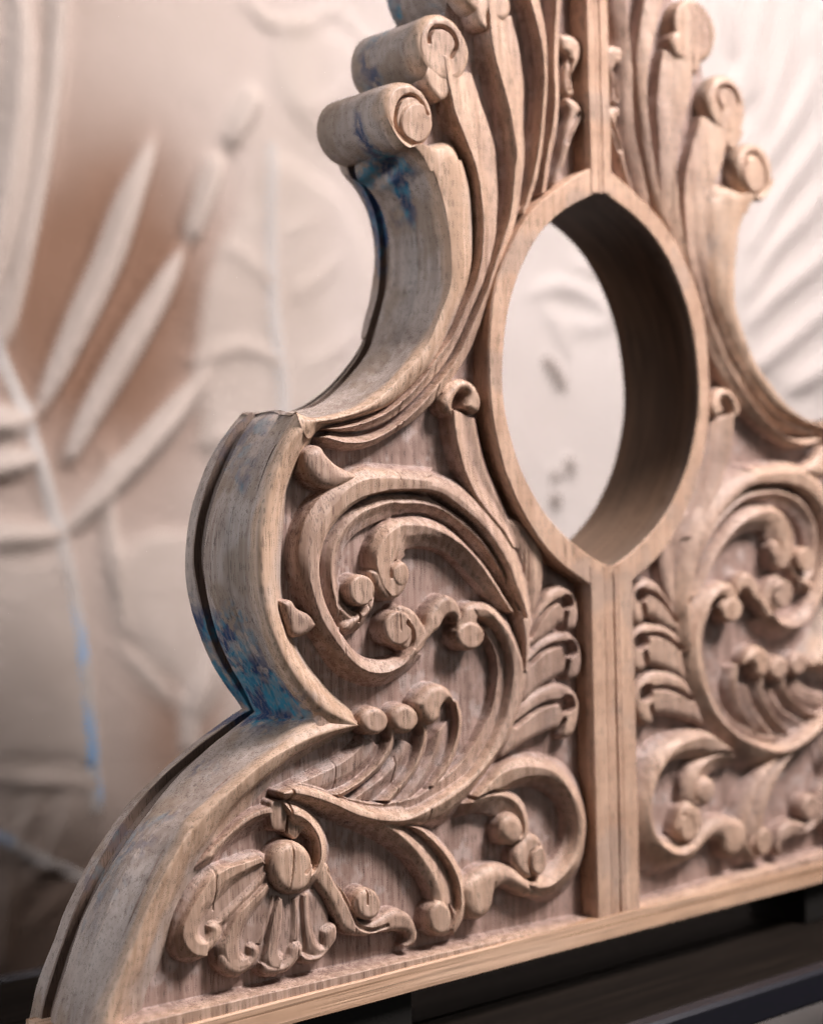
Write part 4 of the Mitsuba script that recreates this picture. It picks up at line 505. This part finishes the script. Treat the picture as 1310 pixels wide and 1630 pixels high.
def sheet(grid):
    """Vertices (n, m, 3) to a (vertices, quads) pair."""
    n, m = grid.shape[:2]
    i = np.arange(n * m).reshape(n, m)
    f = np.stack([i[:-1, :-1], i[1:, :-1], i[1:, 1:], i[:-1, 1:]], -1).reshape(-1, 4)
    return grid.reshape(-1, 3), f


def mirrored(mesh):
    v, f = np.array(mesh[0]), np.array(mesh[1])
    v = v * [-1, 1, 1]
    return v, f[:, ::-1]


def jitter(v, amp, seed, scale=9.0):
    return v + amp * np.stack([meshkit.fbm(v * scale + 31 * k, 2, seed + k) - 0.5 for k in range(3)], -1)


# ------------------------------------------------------------------ the carving as a relief: every carved member is laid into one height map and remembers its own cells
CELL = 0.4
X0, Z0, NX, NZ = -680.0, -12.0, 1700, 2860
H = np.full((NZ, NX), 0.0, np.float32)
OWN = np.zeros((NZ, NX), np.int16)
parts = ["field"]


def cells(pts):
    return (np.asarray(pts, float)[..., 0] - X0) / CELL, (np.asarray(pts, float)[..., 1] - Z0) / CELL


def lay(ix, iz, h, k):
    """Raise the map to h where h is higher, owned by part k."""
    ok = (ix >= 0) & (ix < NX) & (iz >= 0) & (iz < NZ)
    flat, h = iz[ok] * NX + ix[ok], h[ok].astype(np.float32)
    lo, hi = flat.min(), flat.max() + 1
    top = np.full(hi - lo, -1e3, np.float32)
    np.maximum.at(top, flat - lo, h)
    view, own = H.reshape(-1)[lo:hi], OWN.reshape(-1)[lo:hi]
    won = top > view
    view[won] = top[won]
    own[won] = k


def lay_loft(rails, t0, t1, k):
    hs = np.array([r[0] for r in rails], float)
    length = max(np.linalg.norm(np.diff(np.array(r[1]), axis=0), axis=1).sum() for r in rails)
    n = int(length / CELL * 2.2) + 8
    R = np.stack([spline(r[1], n) for r in rails])
    R[:, :, :] += 0.0
    gap = np.linalg.norm(np.diff(R, axis=0), axis=2).max(1)
    s = np.concatenate([np.linspace(i, i + 1, int(g / CELL * 2.0) + 3, endpoint=False) for i, g in enumerate(gap)] + [[len(rails) - 1]])
    i = np.minimum(s.astype(int), len(rails) - 2)
    f = (s - i)[:, None, None]
    XY = R[i] * (1 - f) + R[i + 1] * f
    at = np.r_[0, np.cumsum(np.maximum(np.median(np.linalg.norm(np.diff(R, axis=0), axis=2), axis=1), 0.3))]
    sa = np.interp(s, np.arange(len(rails)), at)
    hh = 0.45 * PchipInterpolator(at, hs)(sa) + 0.55 * np.interp(sa, at, hs)
    t = np.linspace(0, 1, n)
    env = np.ones(n)
    if t0:
        env *= np.clip(t / t0, 0, 1) ** 0.6
    if t1:
        env *= np.clip((1 - t) / t1, 0, 1) ** 0.6
    h = hh[:, None] * env[None]
    x, z = cells(XY)
    lay(np.rint(x).astype(int).ravel(), np.rint(z).astype(int).ravel(), h.ravel(), k)


def box(pts, pad):
    x, z = cells(pts)
    a, b = max(int(x.min()) - pad, 0), min(int(x.max()) + pad + 1, NX)
    c, d = max(int(z.min()) - pad, 0), min(int(z.max()) + pad + 1, NZ)
    gx, gz = np.meshgrid(np.arange(a, b), np.arange(c, d))
    return a, b, c, d, gx, gz, x, z


def lay_poly(pts, h, r, edge, k):
    pts = closed_spline(pts, 160)
    a, b, c, d, gx, gz, x, z = box(pts, 4)
    m = inside(np.stack([x, z], 1), gx, gz)
    e = ndi.distance_transform_edt(m) * CELL
    u = np.clip(e / r, 0, 1)
    hh = h * (edge + (1 - edge) * np.sqrt(1 - (1 - u) ** 2))
    hh += 0.4 * (meshkit.noise(np.stack([gx * CELL / 9, gz * CELL / 9, gx * 0], -1), 5) - 0.5)
    won = m & (hh > H[c:d, a:b])
    H[c:d, a:b][won] = hh[won]
    OWN[c:d, a:b][won] = k


def carve(pts, w, depth):
    pts = spline(pts, 200)
    a, b, c, d, gx, gz, x, z = box(pts, int(w / CELL) + 4)
    line = np.ones(gx.shape, bool)
    line[np.clip(np.rint(z).astype(int) - c, 0, d - c - 1), np.clip(np.rint(x).astype(int) - a, 0, b - a - 1)] = False
    e = ndi.distance_transform_edt(line) * CELL
    cut = depth * np.clip(1 - (e / w) ** 2, 0, 1)
    H[c:d, a:b] = np.where(cut > 0, np.maximum(H[c:d, a:b] - cut, np.minimum(0.0, H[c:d, a:b])), H[c:d, a:b])


def hollow(pts, floor):
    pts = closed_spline(pts, 60)
    a, b, c, d, gx, gz, x, z = box(pts, 3)
    m = inside(np.stack([x, z], 1), gx, gz)
    H[c:d, a:b][m] = np.minimum(H[c:d, a:b][m], floor)


late = []
for e in E:
    if e[0] == "loft":
        parts.append(e[1])
        lay_loft(e[5], e[3], e[4], len(parts) - 1)
    elif e[0] == "poly":
        if e[1] != "field":
            parts.append(e[1])
        lay_poly(e[6], e[3], e[4], e[5], 0 if e[1] == "field" else len(parts) - 1)
    elif e[0] == "carve":
        late.append(e)
        carve(e[4], e[2], e[3])
    else:
        hollow(e[3], e[2])

# the sunk field itself, the ledge along the bottom and the chiselled unevenness
xs, zs = X0 + CELL * np.arange(NX), Z0 + CELL * np.arange(NZ)
GX, GZ = np.meshgrid(xs, zs)
ledge = np.interp(xs, [-600, -445, -256, -62, 0], [12.0, 9.7, 6.5, 0.5, -1.5])[None]
top = np.interp(zs[:, None] - ledge, [-2.8, -0.8, 0.5], [1, 0.3, 0]) * 23.5
won = top > H
H = np.where(won, top, H)
OWN[won & (top > 1.0)] = len(parts)
parts.append("ledge")
tool = meshkit.fbm(np.stack([GX / 14, GZ / 14, GX * 0], -1)[::4, ::4], 3, 3)
tool = ndi.zoom(tool, 4, order=1)[:NZ, :NX]
tool2 = meshkit.noise(np.stack([GX / 7, GZ / 16, GX * 0], -1)[::2, ::2], 9)
tool2 = ndi.zoom(tool2, 2, order=1)[:NZ, :NX]
soft = np.clip((GZ - ledge - 2) / 6, 0.15, 1)
H += (soft * (1.0 * (tool - 0.5) + 0.45 * (tool2 - 0.5))).astype(np.float32)
cracks = [[(-520, 90), (-519, 140)], [(-430, 30), (-428, 74)], [(-300, 330), (-301, 352)], [(-180, 30), (-181, 62)], [(-372, 560), (-371, 575)], [(-250, 60), (-249, 118)]]
for k in range(26):
    cx, cz = rng.uniform(-540, -60), rng.uniform(25, 560)
    cracks.append([(cx, cz), (cx + rng.uniform(-1, 1), cz + rng.uniform(12, 30)), (cx + rng.uniform(-1.5, 1.5), cz + rng.uniform(40, 75))])
for c in cracks:
    carve(c, 0.55, 2.6)
H = ndi.gaussian_filter(H, 1.15)
DZ, DX = np.gradient(H, CELL)

# where the field ends: under the edge mouldings, the ring and the post
A, B, Cc = M["A"], M["B"], M["C"]


def relief(step, side):
    iz, ix = np.arange(0, NZ, step), np.arange(0, NX, step)
    h, own = H[::step, ::step], OWN[::step, ::step]
    gx, gz = GX[::step, ::step], GZ[::step, ::step]
    keep = inside(outline, gx, gz) & ~inside(ringmid, gx, gz)
    n = np.stack([-DX[::step, ::step], -np.ones_like(h), -DZ[::step, ::step]], -1)
    n /= np.linalg.norm(n, axis=-1, keepdims=True)
    v = np.stack([gx, 24 - h, gz], -1) / 1000
    if side > 0:
        v, n = v * [-1, 1, 1], n * [-1, 1, 1]
    rows, cols = h.shape
    quad = keep[:-1, :-1] & keep[1:, :-1] & keep[1:, 1:] & keep[:-1, 1:]
    corner = np.stack([h[:-1, :-1], h[1:, :-1], h[1:, 1:], h[:-1, 1:]], -1)
    owners = np.stack([own[:-1, :-1], own[1:, :-1], own[1:, 1:], own[:-1, 1:]], -1)
    who = np.take_along_axis(owners, corner.argmax(-1)[..., None], -1)[..., 0]
    who = np.where(quad, who, -1)
    idx = np.arange(rows * cols).reshape(rows, cols)
    q = np.stack([idx[:-1, :-1], idx[:-1, 1:], idx[1:, 1:], idx[1:, :-1]], -1)
    if side > 0:
        q = q[..., ::-1]
    V, N = v.reshape(-1, 3), n.reshape(-1, 3)
    for k in range(len(parts)):
        f = q[who == k]
        if len(f) < 12:
            continue
        used, inv = np.unique(f, return_inverse=True)
        f = inv.reshape(f.shape)
        f = np.vstack([f[:, [0, 1, 2]], f[:, [0, 2, 3]]])
        key, base, c = "carved_panel__" + parts[k], "carved_panel__" + parts[k], 0
        while key in scene:
            c += 1
            key = f"{base}_{c:03d}"
        w = V[used]
        if side > 0:
            w = w + 0.004 * np.stack([meshkit.fbm(w * 7 + 3, 2, 1) - 0.5, 0 * w[:, 0], meshkit.fbm(w * 7 + 9, 2, 2) - 0.5], -1)
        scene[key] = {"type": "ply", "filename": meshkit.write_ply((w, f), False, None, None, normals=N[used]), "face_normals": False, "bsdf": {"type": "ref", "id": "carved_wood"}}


capfront = [closed_spline(c, 96) for c in M["caps"]]
edge_line = np.vstack([spline([[-646, -30]] + A[4][1], 160), spline(B[2][1], 120), spline(Cc[2][1], 200)])
top_line = [[-262, 815], [-284, 850], [-255, 868], [-240, 905], [-205, 945], [-195, 985], [-160, 1025], [-110, 1090], [-50, 1128], [-10, 1128]]
from shapely.geometry import Polygon  # noqa: E402
from shapely.ops import unary_union  # noqa: E402

shape = unary_union([Polygon(np.vstack([edge_line, top_line, [[-10, -30]]])).buffer(0)] + [Polygon(c.mean(0) + (c - c.mean(0)) * 0.85) for c in capfront] + [Polygon(M["tip"]).buffer(0)]).buffer(2).buffer(-2)
outline = np.array(max(getattr(shape, "geoms", [shape]), key=lambda g: g.area).exterior.coords)[:-1]
ro = spline([[-10, 818]] + M["ring_out"] + [[-10, 348]], 400)
ri = spline([[0.0, 792]] + M["ring_in"][1:] + [[0.0, 379.5]], 400)
ri[:, :] = np.where(np.arange(400)[:, None] % 399 == 0, ri, ndi.gaussian_filter1d(ri, 14, axis=0, mode='nearest'))
ro = ndi.gaussian_filter1d(ro, 7, axis=0, mode='nearest')
mid = 0.6 * ro + 0.4 * ri
ringmid = np.vstack([mid, [[40, mid[-1, 1]], [40, mid[0, 1]]]])
relief(2, -1)
relief(3, 1)
labels["carved_panel"] = {"label": "weathered carved wooden pediment with scrolls, fanned shells and a pointed oval opening", "category": "wood carving"}

# ------------------------------------------------------------------ ring, opening, post, rail
pr = 1.6


def toward(a, b, d):
    u = b - a
    return a + d * u / np.linalg.norm(u, axis=1, keepdims=True)


wob = 0.5 * (meshkit.fbm(np.stack([ro[:, 0] / 25, ro[:, 1] / 25, 0 * ro[:, 0]], -1), 2, 11) - 0.5)[:, None]
rows = [(ro + wob, 28.0), (ro + wob, 1.7), (toward(ro, ri, 1.5), 0.0), (toward(ri, ro, 1.3) + wob, 0.0), (ri + wob, 1.5)]
ring = np.stack([np.stack([a[:, 0], np.full(len(a), y), a[:, 1]], 1) for a, y in rows]) / 1000
ring[:, :, 1] += 0.0008 * (meshkit.fbm(ring * 45, 2, 4) - 0.5)
ringmesh = sheet(ring)
tun = np.stack([np.stack([ri[:, 0] + wob[:, 0], np.full(len(ri), y), ri[:, 1]], 1) for y in (1.5, 30, 60, 90, 117, 118)]) / 1000
tun[-1] = tun[-1] + np.stack([-np.sign(0.0001 - tun[-1][:, 0]) * 0, 0 * tun[-1][:, 0], 0 * tun[-1][:, 0]], 1)
tunmesh = sheet(tun)
for m in (ringmesh, mirrored(ringmesh)):
    add("carved_panel__oval_ring", m, "plain_wood")
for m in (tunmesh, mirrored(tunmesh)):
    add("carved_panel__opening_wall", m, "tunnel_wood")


def prism(profile, z0, z1, seed, n=60, lean=(0.0, 0.0)):
    """A length of moulding: the (x, y) profile in mm run from z0 to z1 with slight unevenness."""
    pf = np.asarray(profile, float)
    z = np.linspace(z0, z1, n)
    g = np.stack([np.stack([pf[:, 0] + lean[0] + (lean[1] - lean[0]) * (q - z0) / (z1 - z0), pf[:, 1], np.full(len(pf), q)], 1) for q in z]) / 1000
    g = jitter(g.reshape(-1, 3), 0.0012, seed, 22).reshape(g.shape)
    return sheet(g)


low = [(-33.5, 30), (-33.5, 0.4), (-32.5, -1.0), (-12.4, -1.0), (-11.6, 0.8), (-10.8, -0.6), (-5.2, -0.6), (-4.7, 1.0), (-4.2, -0.4), (1.1, -0.4), (1.4, 5.5)]
lowr = [(4.2, 5.5), (4.4, -0.8), (6.0, -0.8), (9.0, -0.6), (9.6, 1.2), (10.2, -0.9), (32.0, -1.0), (33.0, 0.4), (33.0, 30)]
add("carved_panel__centre_stile", prism(low, -2, 381, 3, lean=(-1.0, 0.5)), "plain_wood", 40)
add("carved_panel__centre_stile", prism(lowr, -2, 381, 4, lean=(-0.5, 0.5)), "plain_wood", 40)
hi = [(-17, 30), (-17, 0.4), (-16, -1.2), (-5.2, -1.0), (-4.6, 0.3), (-4.0, -1.0), (0.6, -1.0), (1.0, 4.5)]
hir = [(2.6, 4.5), (3.0, -1.0), (15.0, -1.2), (16.0, 0.4), (16.5, 30)]
add("carved_panel__centre_stile", prism(hi, 789, 1128, 5), "plain_wood", 40)
add("carved_panel__centre_stile", prism(hir, 790, 1128, 6), "plain_wood", 40)
add("carved_panel__centre_stile", prism([(-2.5, 5.5), (4.4, 5.5)], -2, 381, 8, 8), "tunnel_wood")
add("carved_panel__centre_stile", prism([(-2.5, 4.5), (4.4, 4.5)], 789, 1128, 9, 8), "tunnel_wood")


def beam(key, x0, x1, y0, y1, z0, z1, b, mat, n=2, amp=0.0, seed=1):
    """A board along x with eased edges; closed ends."""
    c = [(y0, z0 + b), (y0, z1 - b), (y0 + b, z1), (y1 - b, z1), (y1, z1 - b), (y1, z0 + b), (y1 - b, z0), (y0 + b, z0), (y0, z0 + b)]
    x = np.linspace(x0, x1, n)
    g = np.array([[(q, y, z) for y, z in c] for q in x])
    if amp:
        w = jitter(g.reshape(-1, 3), amp, seed, 14).reshape(g.shape)
        w[:, -1] = w[:, 0]
        g = w
    v, f = sheet(g)
    f = np.vstack([f[:, [0, 1, 2]], f[:, [0, 2, 3]]])
    k = len(c)
    for i, flip in ((0, 1), (n - 1, 0)):
        o = i * k
        cap = np.array([[o, o + j, o + j + 1] for j in range(1, k - 2)])
        f = np.vstack([f, cap[:, ::-1] if flip else cap])
    return add(key, (v, f), mat, 35)


beam("carved_panel__bottom_rail", -0.655, 0.655, -0.0025, 0.118, -0.0272, -0.0022, 0.0012, "rail_wood", 90, 0.0011, 3)

# the body behind the carving
from shapely import affinity  # noqa: E402
import trimesh  # noqa: E402

body = Polygon(np.vstack([edge_line[::6], top_line, [[0, 1128], [0, -2]]])).buffer(0).buffer(-9)
whole = body.union(affinity.scale(body, -1, 1, origin=(0, 0))).buffer(10).buffer(-10)
hole = Polygon(np.vstack([ri[::5] + [[-4, 0]], (ri[::5] + [[-4, 0]])[::-1] * [-1, 1]])).buffer(0)
solid = whole.difference(hole)
solid = max(getattr(solid, "geoms", [solid]), key=lambda g: g.area)
back = trimesh.creation.extrude_polygon(solid.simplify(0.4), 85, engine="earcut")
v = np.array(back.vertices)
add("carved_panel__back_board", (np.stack([v[:, 0], 117 - v[:, 2], v[:, 1]], 1) / 1000, np.array(back.faces)[:, ::-1]), "end_wood", 30)


# ------------------------------------------------------------------ mouldings along the outer edge, swept through their traced lines
def moulding(rails, n, extra=None, sub=4, seed=0, groove=True, over=(0, 0)):
    ys = np.array([r[0] for r in rails])
    R = np.stack([spline((extra(i) if extra else []) + r[1], n) for i, r in enumerate(rails)])
    ends = []
    for d, a, b in ((over[0], 0, 3), (over[1], -1, -4)):
        u = R[:, a] - R[:, b]
        ends.append((R[:, a] + d * u / np.linalg.norm(u, axis=1, keepdims=True))[:, None])
    R = np.concatenate(([ends[0]] if over[0] else []) + [R] + ([ends[1]] if over[1] else []), 1)
    n = R.shape[1]
    P3 = np.stack([R[..., 0], np.repeat(ys[:, None], n, 1), R[..., 1]], -1)
    k = len(ys) - 3                                                   # the line in front of the groove
    out = [P3[:k + 1]]
    if groove:
        t = np.gradient(R[k], axis=0)
        t /= np.linalg.norm(t, axis=1, keepdims=True)
        inn = np.stack([t[:, 1], 0 * t[:, 0], -t[:, 0]], 1) * 8.0
        out += [(P3[k] + inn + [0, 0.6, 0])[None], (P3[k + 1] + inn - [0, 0.6, 0])[None]]
    out += [P3[k + 1:]]
    head = P3[:k + 1]
    fine = np.linspace(0, k - 1, (k - 1) * sub + 1)
    dense = PchipInterpolator(np.arange(k), head[:k], axis=0)(fine)
    t = np.gradient(R[k], axis=0)
    t /= np.linalg.norm(t, axis=1, keepdims=True)
    inn = np.stack([t[:, 1], 0 * t[:, 0], -t[:, 0]], 1)
    u = np.linspace(0, 1, 6)[1:, None, None]
    flat = head[k - 1] * (1 - u) + head[k] * u - inn * 2.2 * np.sin(np.pi * np.clip(u * 0.9 + 0.1, 0, 1))
    for a in range(sub + 1):
        dense[-1 - a] += inn * (3.2 * math.sin(math.pi * a / sub) + (1.3 if a == 0 else 0))
    g = np.concatenate([dense, (head[k - 1] + [0, 0.8, 0] + 0.2 * inn)[None], flat] + out[1:]) / 1000
    g = jitter(g.reshape(-1, 3), 0.0022, seed, 30).reshape(g.shape)
    g = np.concatenate([g, g[-1:] + [0.03, 0.0, 0]])
    return sheet(g.transpose(1, 0, 2))


def down(rails):
    def f(i):
        a = np.array(rails[i][1])
        d = (a[0] - a[1]) / max(a[1][1] - a[0][1], 1.0)
        return [] if a[0][1] < 0 else [[float(a[0][0] + 0.55 * d[0] * (a[0][1] + 2)), -2.0]]
    return f


mA, mB = moulding(A, 260, down(A), seed=1, over=(0, 3)), moulding(B, 240, seed=1, over=(3, 3))
mC = moulding(Cc, 320, lambda i: [B[i][1][-1]] if i >= 1 else [], seed=1, over=(3, 0))
for m in (mA, mB, mC):
    for q in (m, mirrored(m)):
        add("carved_panel__edge_moulding", q, "edge_wood", 38)


def cap(front, depth, seed):
    c = front.mean(0)
    u = front - c
    rows = [(front - u * 0.26, 2.6), (front - u * 0.14, 3.6), (front - u * 0.05, 7), (front, 14)] + [(front * 1.0, y) for y in np.linspace(20, depth - 3, 14)] + [(front - u * 0.05, depth), (front - u * 0.98, depth)]
    g = np.stack([np.stack([np.r_[a[:, 0], a[0, 0]], np.full(len(a) + 1, y), np.r_[a[:, 1], a[0, 1]]], 1) for a, y in rows]) / 1000
    w = jitter(g.reshape(-1, 3), 0.004, seed, 24).reshape(g.shape)
    w[:, -1] = w[:, 0]
    return sheet(w)


for i, f in enumerate(capfront):
    m = cap(f, 113, 20 + i)
    for q in (m, mirrored(m)):
        add("carved_panel__scroll_end", q, "end_wood", 40)

# ------------------------------------------------------------------ the plaster relief behind
CW, WX0, WZ0, WNX, WNZ, WY = 3.0, -1100.0, -900.0, 1300, 1000, 0.9
CELL, X0, Z0, NX, NZ = CW, WX0, WZ0, WNX, WNZ
H, OWN = np.zeros((NZ, NX), np.float32), np.zeros((NZ, NX), np.int16)
wparts = ["plaster_ground"]
for name, wid, h, pts in W:
    wparts.append(name)
    c = spline(pts, 160)
    t = np.gradient(c, axis=0)
    t /= np.linalg.norm(t, axis=1, keepdims=True)
    nrm = np.stack([-t[:, 1], t[:, 0]], 1)
    w = (1.35 if name == "leaflet" else 1.0) * PchipInterpolator([0, 0.45, 1], wid)(np.linspace(0, 1, 160))
    s = np.linspace(-1.35, 1.35, 60)
    XY = c[:, None] + nrm[:, None] * (w[:, None] * s[None])[..., None]
    prof = np.where(np.abs(s) < 1.35, np.cos(s / 1.35 * np.pi / 2) ** 2, 0)
    hh = h * prof[None] * (w / max(wid))[:, None] ** 0.6
    # fill along the stroke
    XY = ndi.zoom(XY, (6, 2, 1), order=1)
    hh = ndi.zoom(hh, (6, 2), order=1)
    x, z = cells(XY)
    on = hh.ravel() > 0.3
    if on.any():
        lay(np.rint(x).astype(int).ravel()[on], np.rint(z).astype(int).ravel()[on], hh.ravel()[on], len(wparts) - 1)
xs, zs = X0 + CELL * np.arange(NX), Z0 + CELL * np.arange(NZ)
GX, GZ = np.meshgrid(xs, zs)
H = ndi.gaussian_filter(H, 3.6) * 1.25
H = H - 0.9 * ndi.gaussian_filter(H, 15)
for h, pts in BLADES:
    m = inside(closed_spline(pts, 120), GX, GZ)
    e = ndi.distance_transform_edt(m) * CELL
    H += ndi.gaussian_filter(h * np.sin(np.pi / 2 * np.clip(e / 45, 0, 1)).astype(np.float32), 1.5)
H = H + 14 * (meshkit.fbm(np.stack([GX / 260, GZ / 260, GX * 0], -1), 3, 2) - 0.5).astype(np.float32)
DZ, DX = np.gradient(H, CELL)
n = np.stack([-DX, -np.ones_like(H), -DZ], -1)
n /= np.linalg.norm(n, axis=-1, keepdims=True)
V, N = (np.stack([GX, WY * 1000 - H, GZ], -1) / 1000).reshape(-1, 3), n.reshape(-1, 3)
owners = np.stack([OWN[:-1, :-1], OWN[1:, :-1], OWN[1:, 1:], OWN[:-1, 1:]], -1)
who = owners.max(-1)
idx = np.arange(NX * NZ).reshape(NZ, NX)
q = np.stack([idx[:-1, :-1], idx[:-1, 1:], idx[1:, 1:], idx[1:, :-1]], -1)
for k, name in enumerate(wparts):
    f = q[who == k]
    if len(f) < 6:
        continue
    used, inv = np.unique(f, return_inverse=True)
    f = inv.reshape(f.shape)
    f = np.vstack([f[:, [0, 1, 2]], f[:, [0, 2, 3]]])
    key, base, c = "relief_wall__" + name, "relief_wall__" + name, 0
    while key in scene:
        c += 1
        key = f"{base}_{c:03d}"
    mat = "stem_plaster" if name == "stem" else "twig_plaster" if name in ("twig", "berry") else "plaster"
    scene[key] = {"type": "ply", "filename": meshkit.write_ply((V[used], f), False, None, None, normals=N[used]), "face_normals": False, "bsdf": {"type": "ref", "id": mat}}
labels["relief_wall"] = {"label": "pale pinkish plaster wall with raised palm leaves, out of focus behind the carving", "category": "wall"}

# ------------------------------------------------------------------ the dark table it stands on
for k in range(4):
    beam("dark_table__plank", -1.0, 1.6, -0.098 + k * 0.15, 0.050 + k * 0.15, -0.112, -0.080, 0.002, "table_wood", 30, 0.0012, 30 + k)
beam("dark_table__front_bar", -1.0, 1.6, -0.124, -0.100, -0.116, -0.0785, 0.004, "black_steel", 2)
beam("dark_table__back_bar", -1.0, 1.6, 0.503, 0.527, -0.116, -0.0785, 0.004, "black_steel", 2)
for x in (-0.96, 1.5):
    for y in (-0.122, 0.486):
        beam("dark_table__leg", x, x + 0.038, y, y + 0.038, -0.85, -0.1165, 0.003, "black_steel", 2)
labels["dark_table"] = {"label": "low dark plank table with black steel edge bar under the carved panel", "category": "table"}
for i, x in enumerate((0.345, -0.5)):
    key = beam("support_block", x, x + (0.075, 0.21)[i], 0.012, 0.10, -0.0795, -0.0278, 0.002, "black_wood", 2)  # near block is stretched to stand in for shade under the panel
    labels[key] = {"label": ["black wooden block propping up the far half of the carved panel", "black wooden block under the near half of the carved panel, lengthened to stand in for the shade there"][i], "category": "block", "group": "blocks under the carved panel"}
